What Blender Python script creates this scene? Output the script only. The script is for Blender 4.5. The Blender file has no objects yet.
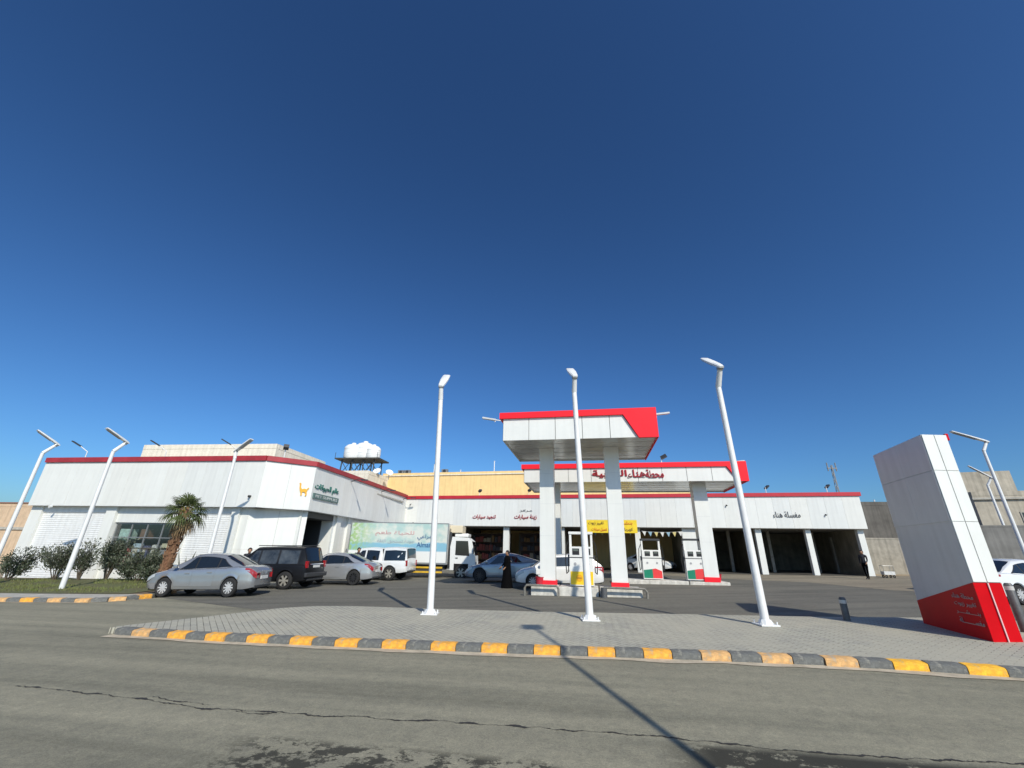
import bpy, bmesh, math, random
from mathutils import Vector, Matrix, noise
from mathutils.geometry import tessellate_polygon
from math import radians as R, sin, cos, pi, sqrt, atan2

S = bpy.context.scene
COL = S.collection
rnd = random.Random(7)

# ------------------------------------------------------------------ camera
PITCH, ROLL, CAMH = R(21.8), R(1.2), 1.70
fw = Vector((0, cos(PITCH), sin(PITCH))); u0 = Vector((0, -sin(PITCH), cos(PITCH))); r0 = Vector((1, 0, 0))
rt = r0*cos(ROLL) + u0*sin(ROLL); up = -r0*sin(ROLL) + u0*cos(ROLL)
cd = bpy.data.cameras.new('camera'); cam = bpy.data.objects.new('camera', cd); COL.objects.link(cam)
cam.matrix_world = Matrix(((rt.x, up.x, -fw.x, 0), (rt.y, up.y, -fw.y, 0), (rt.z, up.z, -fw.z, CAMH), (0, 0, 0, 1)))
cd.sensor_width = 36.0; cd.lens = 418.0/1024.0*36.0; cd.clip_start = 0.05; cd.clip_end = 5000
S.camera = cam

# ------------------------------------------------------------------ sky, sun, exposure
SUN_EL = R(38.0); SUN_AZ = atan2(0.39, -0.92)          # azimuth measured from +Y towards +X
W = bpy.data.worlds.new('World'); S.world = W; W.use_nodes = True
nt = W.node_tree; bg = nt.nodes['Background']
sky = nt.nodes.new('ShaderNodeTexSky'); sky.sky_type = 'NISHITA'; sky.sun_disc = False
sky.sun_elevation = SUN_EL; sky.sun_rotation = SUN_AZ
sky.altitude = 0; sky.air_density = 1.0; sky.dust_density = 1.2; sky.ozone_density = 9.0
gm = nt.nodes.new('ShaderNodeGamma'); gm.inputs[1].default_value = 1.3          # the camera's deep, saturated rendering of the clear sky
nt.links.new(sky.outputs[0], gm.inputs[0]); tn = nt.nodes.new('ShaderNodeMix'); tn.data_type = 'RGBA'; tn.blend_type = 'MULTIPLY'; tn.inputs[0].default_value = 1; tn.inputs[7].default_value = (.92, 1.055, 1.0, 1)   # white balance of the phone
nt.links.new(gm.outputs[0], tn.inputs[6]); nt.links.new(tn.outputs[2], bg.inputs[0]); bg.inputs[1].default_value = 0.076
sl = bpy.data.lights.new('sun', 'SUN'); sun = bpy.data.objects.new('sun', sl); COL.objects.link(sun)
sl.energy = 4.35; sl.angle = R(0.53); sl.color = (1.0, 0.93, 0.80)
sdir = Vector((sin(SUN_AZ)*cos(SUN_EL), cos(SUN_AZ)*cos(SUN_EL), sin(SUN_EL)))
sun.rotation_euler = sdir.to_track_quat('Z', 'Y').to_euler(); sun.location = (10, -20, 30)
S.view_settings.view_transform = 'Standard'; S.view_settings.look = 'None'
S.view_settings.exposure = 0.0; S.view_settings.gamma = 1.0; S.view_settings.use_curve_mapping = False

# ------------------------------------------------------------------ helpers
KX, KY = 0.015, 0.005
def gz(x, y):                      # the site rises gently to the right and to the back
    return KX*max(-45, min(45, x)) + KY*max(-12, min(50, y))

MATS = {}
def mat(name, col, rough=0.6, metal=0.0, var=0.0, vscale=4.0, bump=0.0, bscale=40.0, spec=0.5, coat=0.0, streak=0.0, col2=None):
    if name in MATS: return MATS[name]
    m = bpy.data.materials.new(name); m.use_nodes = True; n = m.node_tree.nodes; l = m.node_tree.links
    b = n['Principled BSDF']; b.inputs['Base Color'].default_value = (*col, 1); b.inputs['Roughness'].default_value = rough
    b.inputs['Metallic'].default_value = metal; b.inputs['Specular IOR Level'].default_value = spec
    if coat: b.inputs['Coat Weight'].default_value = coat; b.inputs['Coat Roughness'].default_value = 0.06
    if var or bump or streak:
        tc = n.new('ShaderNodeTexCoord')
    if var:
        nz = n.new('ShaderNodeTexNoise'); nz.inputs['Scale'].default_value = vscale; nz.inputs['Detail'].default_value = 6; nz.inputs['Roughness'].default_value = .62
        l.new(tc.outputs['Object'], nz.inputs['Vector'])
        rp = n.new('ShaderNodeValToRGB'); rp.color_ramp.elements[0].position = .3; rp.color_ramp.elements[1].position = .72
        a = col2 or tuple(c*(1-var) for c in col); bb = tuple(min(1, c*(1+var*.6)) for c in col)
        rp.color_ramp.elements[0].color = (*a, 1); rp.color_ramp.elements[1].color = (*bb, 1)
        l.new(nz.outputs['Fac'], rp.inputs[0]); out = rp.outputs[0]
        if streak:                 # run-down dirt streaks: noise stretched along z
            mp = n.new('ShaderNodeMapping'); mp.inputs['Scale'].default_value = (3.0, 3.0, .22); l.new(tc.outputs['Object'], mp.inputs[0])
            n2 = n.new('ShaderNodeTexNoise'); n2.inputs['Scale'].default_value = 1.6; n2.inputs['Detail'].default_value = 5; l.new(mp.outputs[0], n2.inputs['Vector'])
            mr = n.new('ShaderNodeMapRange'); mr.inputs[1].default_value = .42; mr.inputs[2].default_value = .75; mr.inputs[3].default_value = 1; mr.inputs[4].default_value = 1-streak
            l.new(n2.outputs['Fac'], mr.inputs[0])
            mx = n.new('ShaderNodeMix'); mx.data_type = 'RGBA'; mx.blend_type = 'MULTIPLY'; mx.inputs[0].default_value = 1
            l.new(out, mx.inputs[6]); l.new(mr.outputs[0], mx.inputs[7]); out = mx.outputs[2]
        l.new(out, b.inputs['Base Color'])
    if bump:
        n3 = n.new('ShaderNodeTexNoise'); n3.inputs['Scale'].default_value = bscale; n3.inputs['Detail'].default_value = 4
        l.new(tc.outputs['Object'], n3.inputs['Vector'])
        bp = n.new('ShaderNodeBump'); bp.inputs['Strength'].default_value = bump; bp.inputs['Distance'].default_value = .02
        l.new(n3.outputs['Fac'], bp.inputs['Height']); l.new(bp.outputs[0], b.inputs['Normal'])
    MATS[name] = m; return m

class MB:
    def __init__(s): s.v = []; s.f = []; s.mi = []
    def add(s, vs, fs, mi=0):
        o = len(s.v); s.v += [tuple(v) for v in vs]
        for f in fs: s.f.append(tuple(i+o for i in f)); s.mi.append(mi)
        return s
    def box(s, x0, x1, y0, y1, z0, z1, mi=0):
        vs = [(x, y, z) for z in (z0, z1) for y in (y0, y1) for x in (x0, x1)]
        return s.add(vs, [(0, 2, 3, 1), (4, 5, 7, 6), (0, 1, 5, 4), (2, 6, 7, 3), (0, 4, 6, 2), (1, 3, 7, 5)], mi)
    def cbox(s, c, sz, rot=None, mi=0):
        M_ = rot or Matrix.Identity(3); c = Vector(c)
        vs = [c + M_ @ Vector((x*sz[0]/2, y*sz[1]/2, z*sz[2]/2)) for z in (-1, 1) for y in (-1, 1) for x in (-1, 1)]
        return s.add(vs, [(0, 2, 3, 1), (4, 5, 7, 6), (0, 1, 5, 4), (2, 6, 7, 3), (0, 4, 6, 2), (1, 3, 7, 5)], mi)
    def bbox(s, x0, x1, y0, y1, z0, z1, b=.01, mi=0):        # box with chamfered edges
        bm = bmesh.new(); bmesh.ops.create_cube(bm, size=1)
        for v in bm.verts: v.co = Vector(((x0+x1)/2+v.co.x*(x1-x0), (y0+y1)/2+v.co.y*(y1-y0), (z0+z1)/2+v.co.z*(z1-z0)))
        bmesh.ops.bevel(bm, geom=list(bm.edges), offset=b, segments=2, affect='EDGES', profile=.6)
        bm.verts.index_update(); s.add([v.co for v in bm.verts], [[v.index for v in f.verts] for f in bm.faces], mi); bm.free(); return s
    def prism(s, pts, y0, y1, mi=0, ax='y'):                  # polygon in xz extruded in y (or xy extruded in z)
        k = len(pts)
        if ax == 'y': vs = [(p[0], y0, p[1]) for p in pts] + [(p[0], y1, p[1]) for p in pts]
        elif ax == 'x': vs = [(y0, p[0], p[1]) for p in pts] + [(y1, p[0], p[1]) for p in pts]
        else: vs = [(p[0], p[1], y0) for p in pts] + [(p[0], p[1], y1) for p in pts]
        return s.add(vs, [tuple(range(k))[::-1], tuple(range(k, 2*k))] + [(i, (i+1) % k, k+(i+1) % k, k+i) for i in range(k)], mi)
    def tube(s, pts, rad, n=8, mi=0, cap=True, sy=1.0):
        pts = [Vector(p) for p in pts]
        if not hasattr(rad, '__len__'): rad = [rad]*len(pts)
        vs = []; ref = None
        for i, p in enumerate(pts):
            d = (pts[min(i+1, len(pts)-1)] - pts[max(i-1, 0)]).normalized()
            if ref is None: ref = Vector((1, 0, 0)) if abs(d.x) < .9 else Vector((0, 1, 0))
            a = (ref - d*ref.dot(d)).normalized(); b = d.cross(a); ref = a
            for k in range(n):
                t = 2*pi*(k+.5)/n; vs.append(p + a*rad[i]*cos(t) + b*rad[i]*sin(t)*sy)
        fs = [(i*n+k, i*n+(k+1) % n, (i+1)*n+(k+1) % n, (i+1)*n+k) for i in range(len(pts)-1) for k in range(n)]
        if cap: fs += [tuple(range(n))[::-1], tuple((len(pts)-1)*n+k for k in range(n))]
        return s.add(vs, fs, mi)
    def lathe(s, prof, n=16, c=(0, 0, 0), axis='z', mi=0):
        vs = []
        for r, h in prof:
            for k in range(n):
                t = 2*pi*k/n; a, b = r*cos(t), r*sin(t)
                vs.append((c[0]+a, c[1]+b, c[2]+h) if axis == 'z' else (c[0]+a, c[1]+h, c[2]+b))
        m = len(prof); fs = [(i*n+k, i*n+(k+1) % n, (i+1)*n+(k+1) % n, (i+1)*n+k) for i in range(m-1) for k in range(n)]
        if axis == 'y': fs = [f[::-1] for f in fs]
        return s.add(vs, fs, mi)
    def mesh(s, name, mats, smooth=None):
        me = bpy.data.meshes.new(name); me.from_pydata(s.v, [], s.f)
        for m in (mats if isinstance(mats, (list, tuple)) else [mats]): me.materials.append(m)
        if any(s.mi): me.polygons.foreach_set('material_index', s.mi)
        if smooth is not None:
            me.polygons.foreach_set('use_smooth', [True]*len(s.f)); me.set_sharp_from_angle(angle=R(smooth))
        me.update(); return me
    def build(s, name, mats, parent=None, smooth=None, fix=False):
        me = s.mesh(name, mats, smooth)
        if fix:
            bm = bmesh.new(); bm.from_mesh(me); bmesh.ops.recalc_face_normals(bm, faces=bm.faces); bm.to_mesh(me); bm.free()
        return link(name, me, parent)

def link(name, me, parent=None, loc=None):
    o = bpy.data.objects.new(name, me); COL.objects.link(o)
    if parent: o.parent = parent
    if loc is not None: o.location = loc
    return o
def tag(o, label=None, cat=None, group=None, kind=None):
    if label: o['label'] = label
    if cat: o['category'] = cat
    if group: o['group'] = group
    if kind: o['kind'] = kind
    return o
def thing(name, label, cat, x=0, y=0, z=None, rz=0, group=None, tilt=False):
    o = bpy.data.objects.new(name, None); COL.objects.link(o); o.empty_display_size = .2
    tag(o, label, cat, group)
    z = gz(x, y) if z is None else z
    if tilt:
        n = Vector((-KX, -KY, 1)).normalized(); ux = Vector((cos(rz), sin(rz), 0)); ux = (ux - n*ux.dot(n)).normalized(); uy = n.cross(ux)
        o.matrix_world = Matrix(((ux.x, uy.x, n.x, x), (ux.y, uy.y, n.y, y), (ux.z, uy.z, n.z, z), (0, 0, 0, 1)))
    else:
        o.location = (x, y, z); o.rotation_euler = (0, 0, rz)
    return o
def copy_tree(o, parent=None):
    c = o.copy(); COL.objects.link(c); c.parent = parent
    for ch in list(o.children): copy_tree(ch, c)
    return c
def sheet(name, pts, dz, m, kind='structure', cut=2.0):
    """flat polygon draped on the site plane, cut into a grid so that it follows the slope"""
    P = [Vector((p[0], p[1], 0)) for p in pts]; fs = []
    for a, b, c in tessellate_polygon([P]):
        fs.append((a, b, c) if (P[b]-P[a]).cross(P[c]-P[a]).z > 0 else (a, c, b))
    me = bpy.data.meshes.new(name); me.from_pydata([(p.x, p.y, gz(p.x, p.y)+dz) for p in P], [], fs)
    me.materials.append(m); o = link(name, me); return tag(o, kind=kind)

# Arabic letters: isolated, final, initial, medial presentation forms (0 = the letter never joins forward)
AR = {'ا': (0xFE8D, 0xFE8E, 0, 0), 'أ': (0xFE83, 0xFE84, 0, 0), 'ب': (0xFE8F, 0xFE90, 0xFE91, 0xFE92), 'ة': (0xFE93, 0xFE94, 0, 0), 'ت': (0xFE95, 0xFE96, 0xFE97, 0xFE98),
 'ث': (0xFE99, 0xFE9A, 0xFE9B, 0xFE9C), 'ج': (0xFE9D, 0xFE9E, 0xFE9F, 0xFEA0), 'ح': (0xFEA1, 0xFEA2, 0xFEA3, 0xFEA4), 'د': (0xFEA9, 0xFEAA, 0, 0), 'ر': (0xFEAD, 0xFEAE, 0, 0), 'ز': (0xFEAF, 0xFEB0, 0, 0),
 'س': (0xFEB1, 0xFEB2, 0xFEB3, 0xFEB4), 'ش': (0xFEB5, 0xFEB6, 0xFEB7, 0xFEB8), 'ط': (0xFEC1, 0xFEC2, 0xFEC3, 0xFEC4), 'ع': (0xFEC9, 0xFECA, 0xFECB, 0xFECC), 'غ': (0xFECD, 0xFECE, 0xFECF, 0xFED0),
 'ف': (0xFED1, 0xFED2, 0xFED3, 0xFED4), 'ق': (0xFED5, 0xFED6, 0xFED7, 0xFED8), 'ك': (0xFED9, 0xFEDA, 0xFEDB, 0xFEDC), 'ل': (0xFEDD, 0xFEDE, 0xFEDF, 0xFEE0), 'م': (0xFEE1, 0xFEE2, 0xFEE3, 0xFEE4),
 'ن': (0xFEE5, 0xFEE6, 0xFEE7, 0xFEE8), 'ه': (0xFEE9, 0xFEEA, 0xFEEB, 0xFEEC), 'و': (0xFEED, 0xFEEE, 0, 0), 'ي': (0xFEF1, 0xFEF2, 0xFEF3, 0xFEF4), 'ء': (0xFE80, 0xFE80, 0, 0), 'ـ': (0x640, 0x640, 0x640, 0x640)}
def shape_ar(t):
    out = []
    for i, c in enumerate(t):
        if c not in AR: out.append(c); continue
        pj = i > 0 and t[i-1] in AR and AR[t[i-1]][2] and c != 'ء'
        nj = AR[c][2] and i+1 < len(t) and t[i+1] in AR and t[i+1] != 'ء'
        out.append(chr(AR[c][3 if pj and nj else 1 if pj else 2 if nj else 0]))
    return ''.join(reversed(out))
def text_mesh(t, width, height=None, depth=.02, arabic=True, bold=0.0):
    """lettering as a mesh in the xz plane, facing -y, centred on its own middle"""
    cu = bpy.data.curves.new('lettering', 'FONT'); cu.body = shape_ar(t) if arabic else t
    cu.extrude = depth/2; cu.offset = bold; cu.resolution_u = 3
    o = bpy.data.objects.new('lettering', cu); COL.objects.link(o); bpy.context.view_layer.update()
    me = bpy.data.meshes.new_from_object(o.evaluated_get(bpy.context.evaluated_depsgraph_get()))
    bpy.data.objects.remove(o); bpy.data.curves.remove(cu)
    xs = [v.co.x for v in me.vertices]; ys = [v.co.y for v in me.vertices]
    if not xs: return me
    cx, cy = (min(xs)+max(xs))/2, (min(ys)+max(ys))/2; k = width/max(1e-6, max(xs)-min(xs)); kh = k if height is None else height/max(1e-6, max(ys)-min(ys))
    for v in me.vertices: v.co = Vector(((v.co.x-cx)*k, -v.co.z, (v.co.y-cy)*kh))
    me.update(); return me
def lettering(t, width, m, parent, loc, rz=0, height=None, depth=.03, arabic=True, bold=0.0, name='lettering'):
    me = text_mesh(t, width, height, depth, arabic, bold); me.materials.clear(); me.materials.append(m)
    o = link(name, me, parent, loc); o.rotation_euler = (0, 0, rz); return o
# ------------------------------------------------------------------ ground materials
def asphalt(name, c0, c1, dust, rot, stain=None, rough=.85):
    m = bpy.data.materials.new(name); m.use_nodes = True; n = m.node_tree.nodes; l = m.node_tree.links
    b = n['Principled BSDF']; b.inputs['Roughness'].default_value = rough; b.inputs['Specular IOR Level'].default_value = .25
    tc = n.new('ShaderNodeTexCoord'); co = tc.outputs['Object']
    mp = n.new('ShaderNodeMapping'); mp.inputs['Rotation'].default_value = (0, 0, rot); l.new(co, mp.inputs[0])
    def nz(scale, vec, det=6, ro=.6):
        x = n.new('ShaderNodeTexNoise'); x.inputs['Scale'].default_value = scale; x.inputs['Detail'].default_value = det; x.inputs['Roughness'].default_value = ro
        l.new(vec, x.inputs['Vector']); return x.outputs['Fac']
    def rng(f, a, bb, c, d):
        x = n.new('ShaderNodeMapRange'); x.inputs[1].default_value = a; x.inputs[2].default_value = bb; x.inputs[3].default_value = c; x.inputs[4].default_value = d
        l.new(f, x.inputs[0]); return x.outputs[0]
    def mix(f, a, bb, bt='MIX'):
        x = n.new('ShaderNodeMix'); x.data_type = 'RGBA'; x.blend_type = bt
        for s_, v in ((0, f), (6, a), (7, bb)):
            if isinstance(v, (int, float)): x.inputs[s_].default_value = v
            elif isinstance(v, tuple): x.inputs[s_].default_value = (*v, 1)
            else: l.new(v, x.inputs[s_])
        return x.outputs[2]
    big = nz(.35, co, 5)
    col = mix(rng(big, .35, .68, 0, 1), c0, c1)
    sm = n.new('ShaderNodeMapping'); sm.inputs['Scale'].default_value = (.06, 1.1, 1); l.new(mp.outputs[0], sm.inputs[0])
    st = nz(1.3, sm.outputs[0], 6, .65)                       # long wheel-path streaks along the road
    col = mix(rng(st, .44, .68, 0, .8), col, dust)
    col = mix(rng(st, .44, .27, 0, .6), col, tuple(c*.62 for c in c0))
    sp = nz(160, co, 3, .7); col = mix(1.0, col, mix(rng(sp, .3, .7, 0, 1), (.62, .62, .62), (1.35, 1.34, 1.3)), 'MULTIPLY')
    md = nz(7, co, 6, .7); col = mix(1.0, col, mix(rng(md, .3, .7, 0, 1), (.84, .84, .85), (1.14, 1.13, 1.1)), 'MULTIPLY')
    gr_ = nz(42, co, 3, .75); col = mix(1.0, col, mix(rng(gr_, .32, .68, 0, 1), (.80, .80, .80), (1.2, 1.19, 1.17)), 'MULTIPLY')
    if stain:                                                 # oil and bitumen blotches inside given rectangles (road frame)
        sx = n.new('ShaderNodeSeparateXYZ'); l.new(mp.outputs[0], sx.inputs[0])
        sm2 = n.new('ShaderNodeMapping'); sm2.inputs['Scale'].default_value = (1.0, 1.25, 1); l.new(mp.outputs[0], sm2.inputs[0])
        for (x0, x1, y0, y1, thr, dark) in stain:
            def edge(o, a, bb):
                p = rng(o, a-.25, a+.25, 0, 1); q = rng(o, bb-.07, bb+.07, 1, 0)
                k = n.new('ShaderNodeMath'); k.operation = 'MULTIPLY'; l.new(p, k.inputs[0]); l.new(q, k.inputs[1]); return k.outputs[0]
            k = n.new('ShaderNodeMath'); k.operation = 'MULTIPLY'; l.new(edge(sx.outputs[0], x0, x1), k.inputs[0]); l.new(edge(sx.outputs[1], y0, y1), k.inputs[1])
            bl = rng(nz(3.4, sm2.outputs[0], 8, .78), thr, thr+.035, 0, dark)
            k2 = n.new('ShaderNodeMath'); k2.operation = 'MULTIPLY'; l.new(k.outputs[0], k2.inputs[0]); l.new(bl, k2.inputs[1])
            col = mix(k2.outputs[0], col, tuple(c*.16 for c in c0))
    l.new(col, b.inputs['Base Color'])
    bp = n.new('ShaderNodeBump'); bp.inputs['Strength'].default_value = .35; bp.inputs['Distance'].default_value = .01
    l.new(sp, bp.inputs['Height']); l.new(bp.outputs[0], b.inputs['Normal'])
    return m

ROAD_ROT = R(10.8)
M_road = asphalt('road_asphalt', (.205, .20, .155), (.25, .24, .185), (.31, .295, .225), ROAD_ROT,
                 stain=[(-3.3, -.4, 2.6, 4.5, .485, .9), (.7, 9.5, 3.0, 5.12, .41, .95), (-14, 14, 2.0, 8.5, .70, .5)])
M_fore = asphalt('forecourt_asphalt', (.115, .113, .10), (.15, .147, .128), (.19, .182, .155), R(-10.8), stain=[(-20, 30, 5, 60, .66, .55)])
M_apron = asphalt('apron_concrete', (.20, .178, .138), (.25, .222, .172), (.29, .26, .2), R(-13), stain=[(0, 40, 0, 60, .64, .4)])
M_sand = asphalt('desert_sand', (.30, .245, .17), (.36, .295, .205), (.4, .33, .24), 0)
M_gutter = mat('gutter_dust', (.50, .43, .32), .9, var=.3, vscale=5, bump=.2)
M_conc = mat('concrete', (.42, .40, .35), .85, var=.28, vscale=3, bump=.3, bscale=60)
M_soil = mat('verge_soil', (.17, .125, .08), .95, var=.4, vscale=3.5, bump=.6, bscale=12)
M_turf = mat('turf', (.065, .085, .028), .95, var=.45, vscale=2.2, bump=.6, bscale=30, col2=(.11, .095, .045))

def paver_material():
    m = bpy.data.materials.new('pavers'); m.use_nodes = True; n = m.node_tree.nodes; l = m.node_tree.links; b = n['Principled BSDF']; b.inputs['Roughness'].default_value = .85
    tc = n.new('ShaderNodeTexCoord'); mp = n.new('ShaderNodeMapping'); mp.inputs['Rotation'].default_value = (0, 0, R(55)); l.new(tc.outputs['Object'], mp.inputs[0])
    br = n.new('ShaderNodeTexBrick'); br.inputs['Scale'].default_value = 1.0; br.inputs['Brick Width'].default_value = .235; br.inputs['Row Height'].default_value = .118
    br.inputs['Mortar Size'].default_value = .0075; br.inputs['Mortar Smooth'].default_value = .3
    br.inputs['Color1'].default_value = (.43, .415, .33, 1); br.inputs['Color2'].default_value = (.34, .33, .28, 1); br.inputs['Mortar'].default_value = (.10, .095, .08, 1)
    l.new(mp.outputs[0], br.inputs['Vector'])
    nz = n.new('ShaderNodeTexNoise'); nz.inputs['Scale'].default_value = .7; nz.inputs['Detail'].default_value = 7; nz.inputs['Roughness'].default_value = .65; l.new(tc.outputs['Object'], nz.inputs['Vector'])
    rp = n.new('ShaderNodeMapRange'); rp.inputs[1].default_value = .38; rp.inputs[2].default_value = .62; rp.inputs[3].default_value = 0; rp.inputs[4].default_value = .7; l.new(nz.outputs['Fac'], rp.inputs[0])
    mx = n.new('ShaderNodeMix'); mx.data_type = 'RGBA'; l.new(rp.outputs[0], mx.inputs[0]); l.new(br.outputs['Color'], mx.inputs[6]); mx.inputs[7].default_value = (.42, .395, .31, 1)
    n2 = n.new('ShaderNodeTexNoise'); n2.inputs['Scale'].default_value = 30; n2.inputs['Detail'].default_value = 4; l.new(tc.outputs['Object'], n2.inputs['Vector'])
    r2 = n.new('ShaderNodeMapRange'); r2.inputs[3].default_value = .75; r2.inputs[4].default_value = 1.25; l.new(n2.outputs['Fac'], r2.inputs[0])
    m2 = n.new('ShaderNodeMix'); m2.data_type = 'RGBA'; m2.blend_type = 'MULTIPLY'; m2.inputs[0].default_value = 1; l.new(mx.outputs[2], m2.inputs[6]); l.new(r2.outputs[0], m2.inputs[7])
    l.new(m2.outputs[2], b.inputs['Base Color'])
    bp = n.new('ShaderNodeBump'); bp.inputs['Strength'].default_value = .5; bp.inputs['Distance'].default_value = .008; l.new(br.outputs['Fac'], bp.inputs['Height']); bp.invert = True
    l.new(bp.outputs[0], b.inputs['Normal']); return m
M_paver = paver_material()

# ------------------------------------------------------------------ ground sheets
xs = [-900, -300, -120, -60, -45, -20, 0, 20, 45, 60, 120, 300, 900]; ys = [-300, -100, -40, -12, 0, 20, 50, 70, 120, 300, 1500]
g = MB(); g.add([(x, y, gz(x, y)-.03) for y in ys for x in xs], [(j*len(xs)+i, j*len(xs)+i+1, (j+1)*len(xs)+i+1, (j+1)*len(xs)+i) for j in range(len(ys)-1) for i in range(len(xs)-1)])
tag(g.build('ground', M_sand), kind='structure')
KERB = [(-8.2, 10.05), (-5.88, 9.47), (-2.86, 8.92), (.49, 8.40), (2.77, 8.10), (4.62, 7.80), (6.29, 7.42), (7.6, 7.0), (9.5, 6.25), (12, 5.1), (15, 3.6)]
BACK = [(17.5, 9.0), (14.5, 11.0), (10.9, 12.05), (7.79, 12.15), (4.59, 12.52), (.94, 12.85), (-2.13, 13.38), (-4.65, 13.9), (-5.7, 13.85), (-6.45, 13.35), (-7.42, 11.75), (-8.28, 10.55), (-8.4, 10.2)]
sheet('road', [(-44, -11), (44, -11), (44, 4), (17, 3)] + KERB[::-1][:-1] + [(-8.4, 10.2), (-8.28, 10.55), (-7.4, 11.75), (-6.45, 13.35), (-12.6, 17.0), (-13.0, 15.9), (-13.4, 15.55), (-14, 15.4), (-17, 15.5), (-44, 17.5)], 0.0, M_road)
sheet('forecourt', [(-6.45, 13.35)] + [(-5.5, 9.9)] + KERB[2:] + [(17, 3), (44, 4), (44, 27), (26, 32.5), (-9.5, 41), (-14.5, 24.5), (-13.7, 19), (-12.6, 17.0)], 0.004, M_fore)
sheet('apron', [(9.5, 35.2), (12.5, 29.5), (17, 26.0), (17.6, 21), (20, 20.4), (34, 22), (36, 30), (26.5, 32.6)], 0.009, M_apron)
# paved island with a real step
pv = MB()
def inset(P, d):                                           # the paving stops behind the kerb stones
    out = []
    for i, p in enumerate(P):
        a = Vector(P[max(i-1, 0)]); b_ = Vector(P[min(i+1, len(P)-1)]); t_ = (b_-a).normalized(); q = Vector(p) + Vector((-t_.y, t_.x))*d; out.append((q.x, q.y))
    return out
top = [(-8.1, 10.25)] + inset(KERB, .185)[1:] + BACK
k = len(top)
pv.add([(x, y, gz(x, y)+.11) for x, y in top] + [(x, y, gz(x, y)-.05) for x, y in top], [tuple(range(k))] + [(i, k+i, k+(i+1) % k, (i+1) % k) for i in range(k)])
tag(pv.build('pavement', M_paver, fix=True), kind='structure')

def resample(pts, step, start=0.0):
    P = [Vector((x, y)) for x, y in pts]; out = []; d = start; acc = 0
    for a, b in zip(P[:-1], P[1:]):
        L = (b-a).length
        while d <= acc+L: out.append((a + (b-a)*((d-acc)/L), (b-a).normalized())); d += step
        acc += L
    return out
def worn_paint(name, col, under, amt, sc=9):
    m = mat(name, col, .78, var=.5, vscale=sc, bump=.5, bscale=45, col2=tuple(c*(1-amt)+u*amt for c, u in zip(col, under)))
    rp = [q for q in m.node_tree.nodes if q.type == 'VALTORGB'][0].color_ramp; rp.elements[0].position = .40; rp.elements[1].position = .66
    e = rp.elements.new(.36); e.color = (*under, 1); e = rp.elements.new(.49); e.color = (*[c*.9 for c in col], 1)      # paint chipped to the concrete in places
    return m
M_ky = [worn_paint('kerb_yellow_paint', (.74, .35, .045), (.40, .32, .21), .55), worn_paint('kerb_yellow_faded', (.60, .35, .14), (.36, .32, .25), .7), worn_paint('kerb_yellow_bright', (.83, .42, .03), (.5, .35, .12), .35)]
M_kd = worn_paint('kerb_black_paint', (.125, .128, .12), (.27, .26, .22), .5)
def kerb_mesh(m, ln, seed):
    rr = random.Random(seed); b = MB(); t = .006
    prof = [(0, -.06), (0, .088), (.008, .104), (.03, .118), (.2, .127), (.2, -.06)]
    xs_ = [t, ln*.25, ln*.5, ln*.75, ln-t]; vs = []
    for x in xs_:
        for y, z in prof: vs.append((x, y + (rr.uniform(-.004, .004) if z > 0 else 0), z + (rr.uniform(-.005, .004) if z > 0 else 0)))
    n = len(prof); fs = [(i*n+j, i*n+(j+1) % n, (i+1)*n+(j+1) % n, (i+1)*n+j) for i in range(4) for j in range(n)] + [tuple(range(n))[::-1], tuple(4*n+j for j in range(n))]
    b.add(vs, fs); return b.mesh('kerb_stone', m, 40)
def kerb_line(name, pts, first_yellow, start, step=.462, faded=None):
    root = thing(name, None, None, 0, 0, 0); tag(root, kind='structure')
    KM = {i: [kerb_mesh(m, step, s*7+i) for s in range(3)] for i, m in enumerate(M_ky + [M_kd])}
    for i, (p, d) in enumerate(resample(pts, step, start)):
        yel = (i % 2 == 0) == first_yellow
        j = (faded(p.x) if faded else rnd.choice((0, 0, 1))) if yel else 3
        o = link('kerb_stone', rnd.choice(KM[j]), root, (p.x, p.y, gz(p.x, p.y) + rnd.uniform(-.006, .004)))
        o.rotation_euler = (0, KX*-1, atan2(d.y, d.x) + rnd.uniform(-.012, .012))
    return root
kerb_line('kerb', KERB, False, (Vector(KERB[1])-Vector(KERB[0])).length - .03 - .462*5, faded=lambda x: 2 if x > 5.6 else 1 if x > 3.0 or x < -7 else 0)
LK = [(-44, 17.5), (-17, 15.5), (-14, 15.4), (-13.4, 15.55), (-13.0, 15.9), (-12.85, 16.6), (-12.9, 17.3), (-13.2, 18.6)]
kerb_line('kerb_along_verge', LK[1:], True, .1)
kerb_line('kerb_along_verge_far', [(-24.35, 16.04)] + LK[1:2], False, .0)
# dusty gutter strips at the foot of the kerbs
def strip(name, pts, w, dz, m):
    b = MB(); P = [Vector(p) for p in pts]; vs = []
    Q = resample(pts, .35)
    for i, (p, d) in enumerate(Q):
        nrm = Vector((d.y, -d.x)); ww = w*(.75 + .5*noise.noise(Vector((p.x*1.3, p.y, 3))))
        for a in (-.03, ww): q = p + nrm*a; vs.append((q.x, q.y, gz(q.x, q.y)+dz))
    b.add(vs, [(2*i, 2*i+1, 2*i+3, 2*i+2) for i in range(len(Q)-1)]); return tag(b.build(name, m, fix=True), kind='structure')
strip('gutter', KERB, .26, .008, M_gutter)
strip('gutter_along_verge', LK[1:6], .12, .008, M_gutter)
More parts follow.
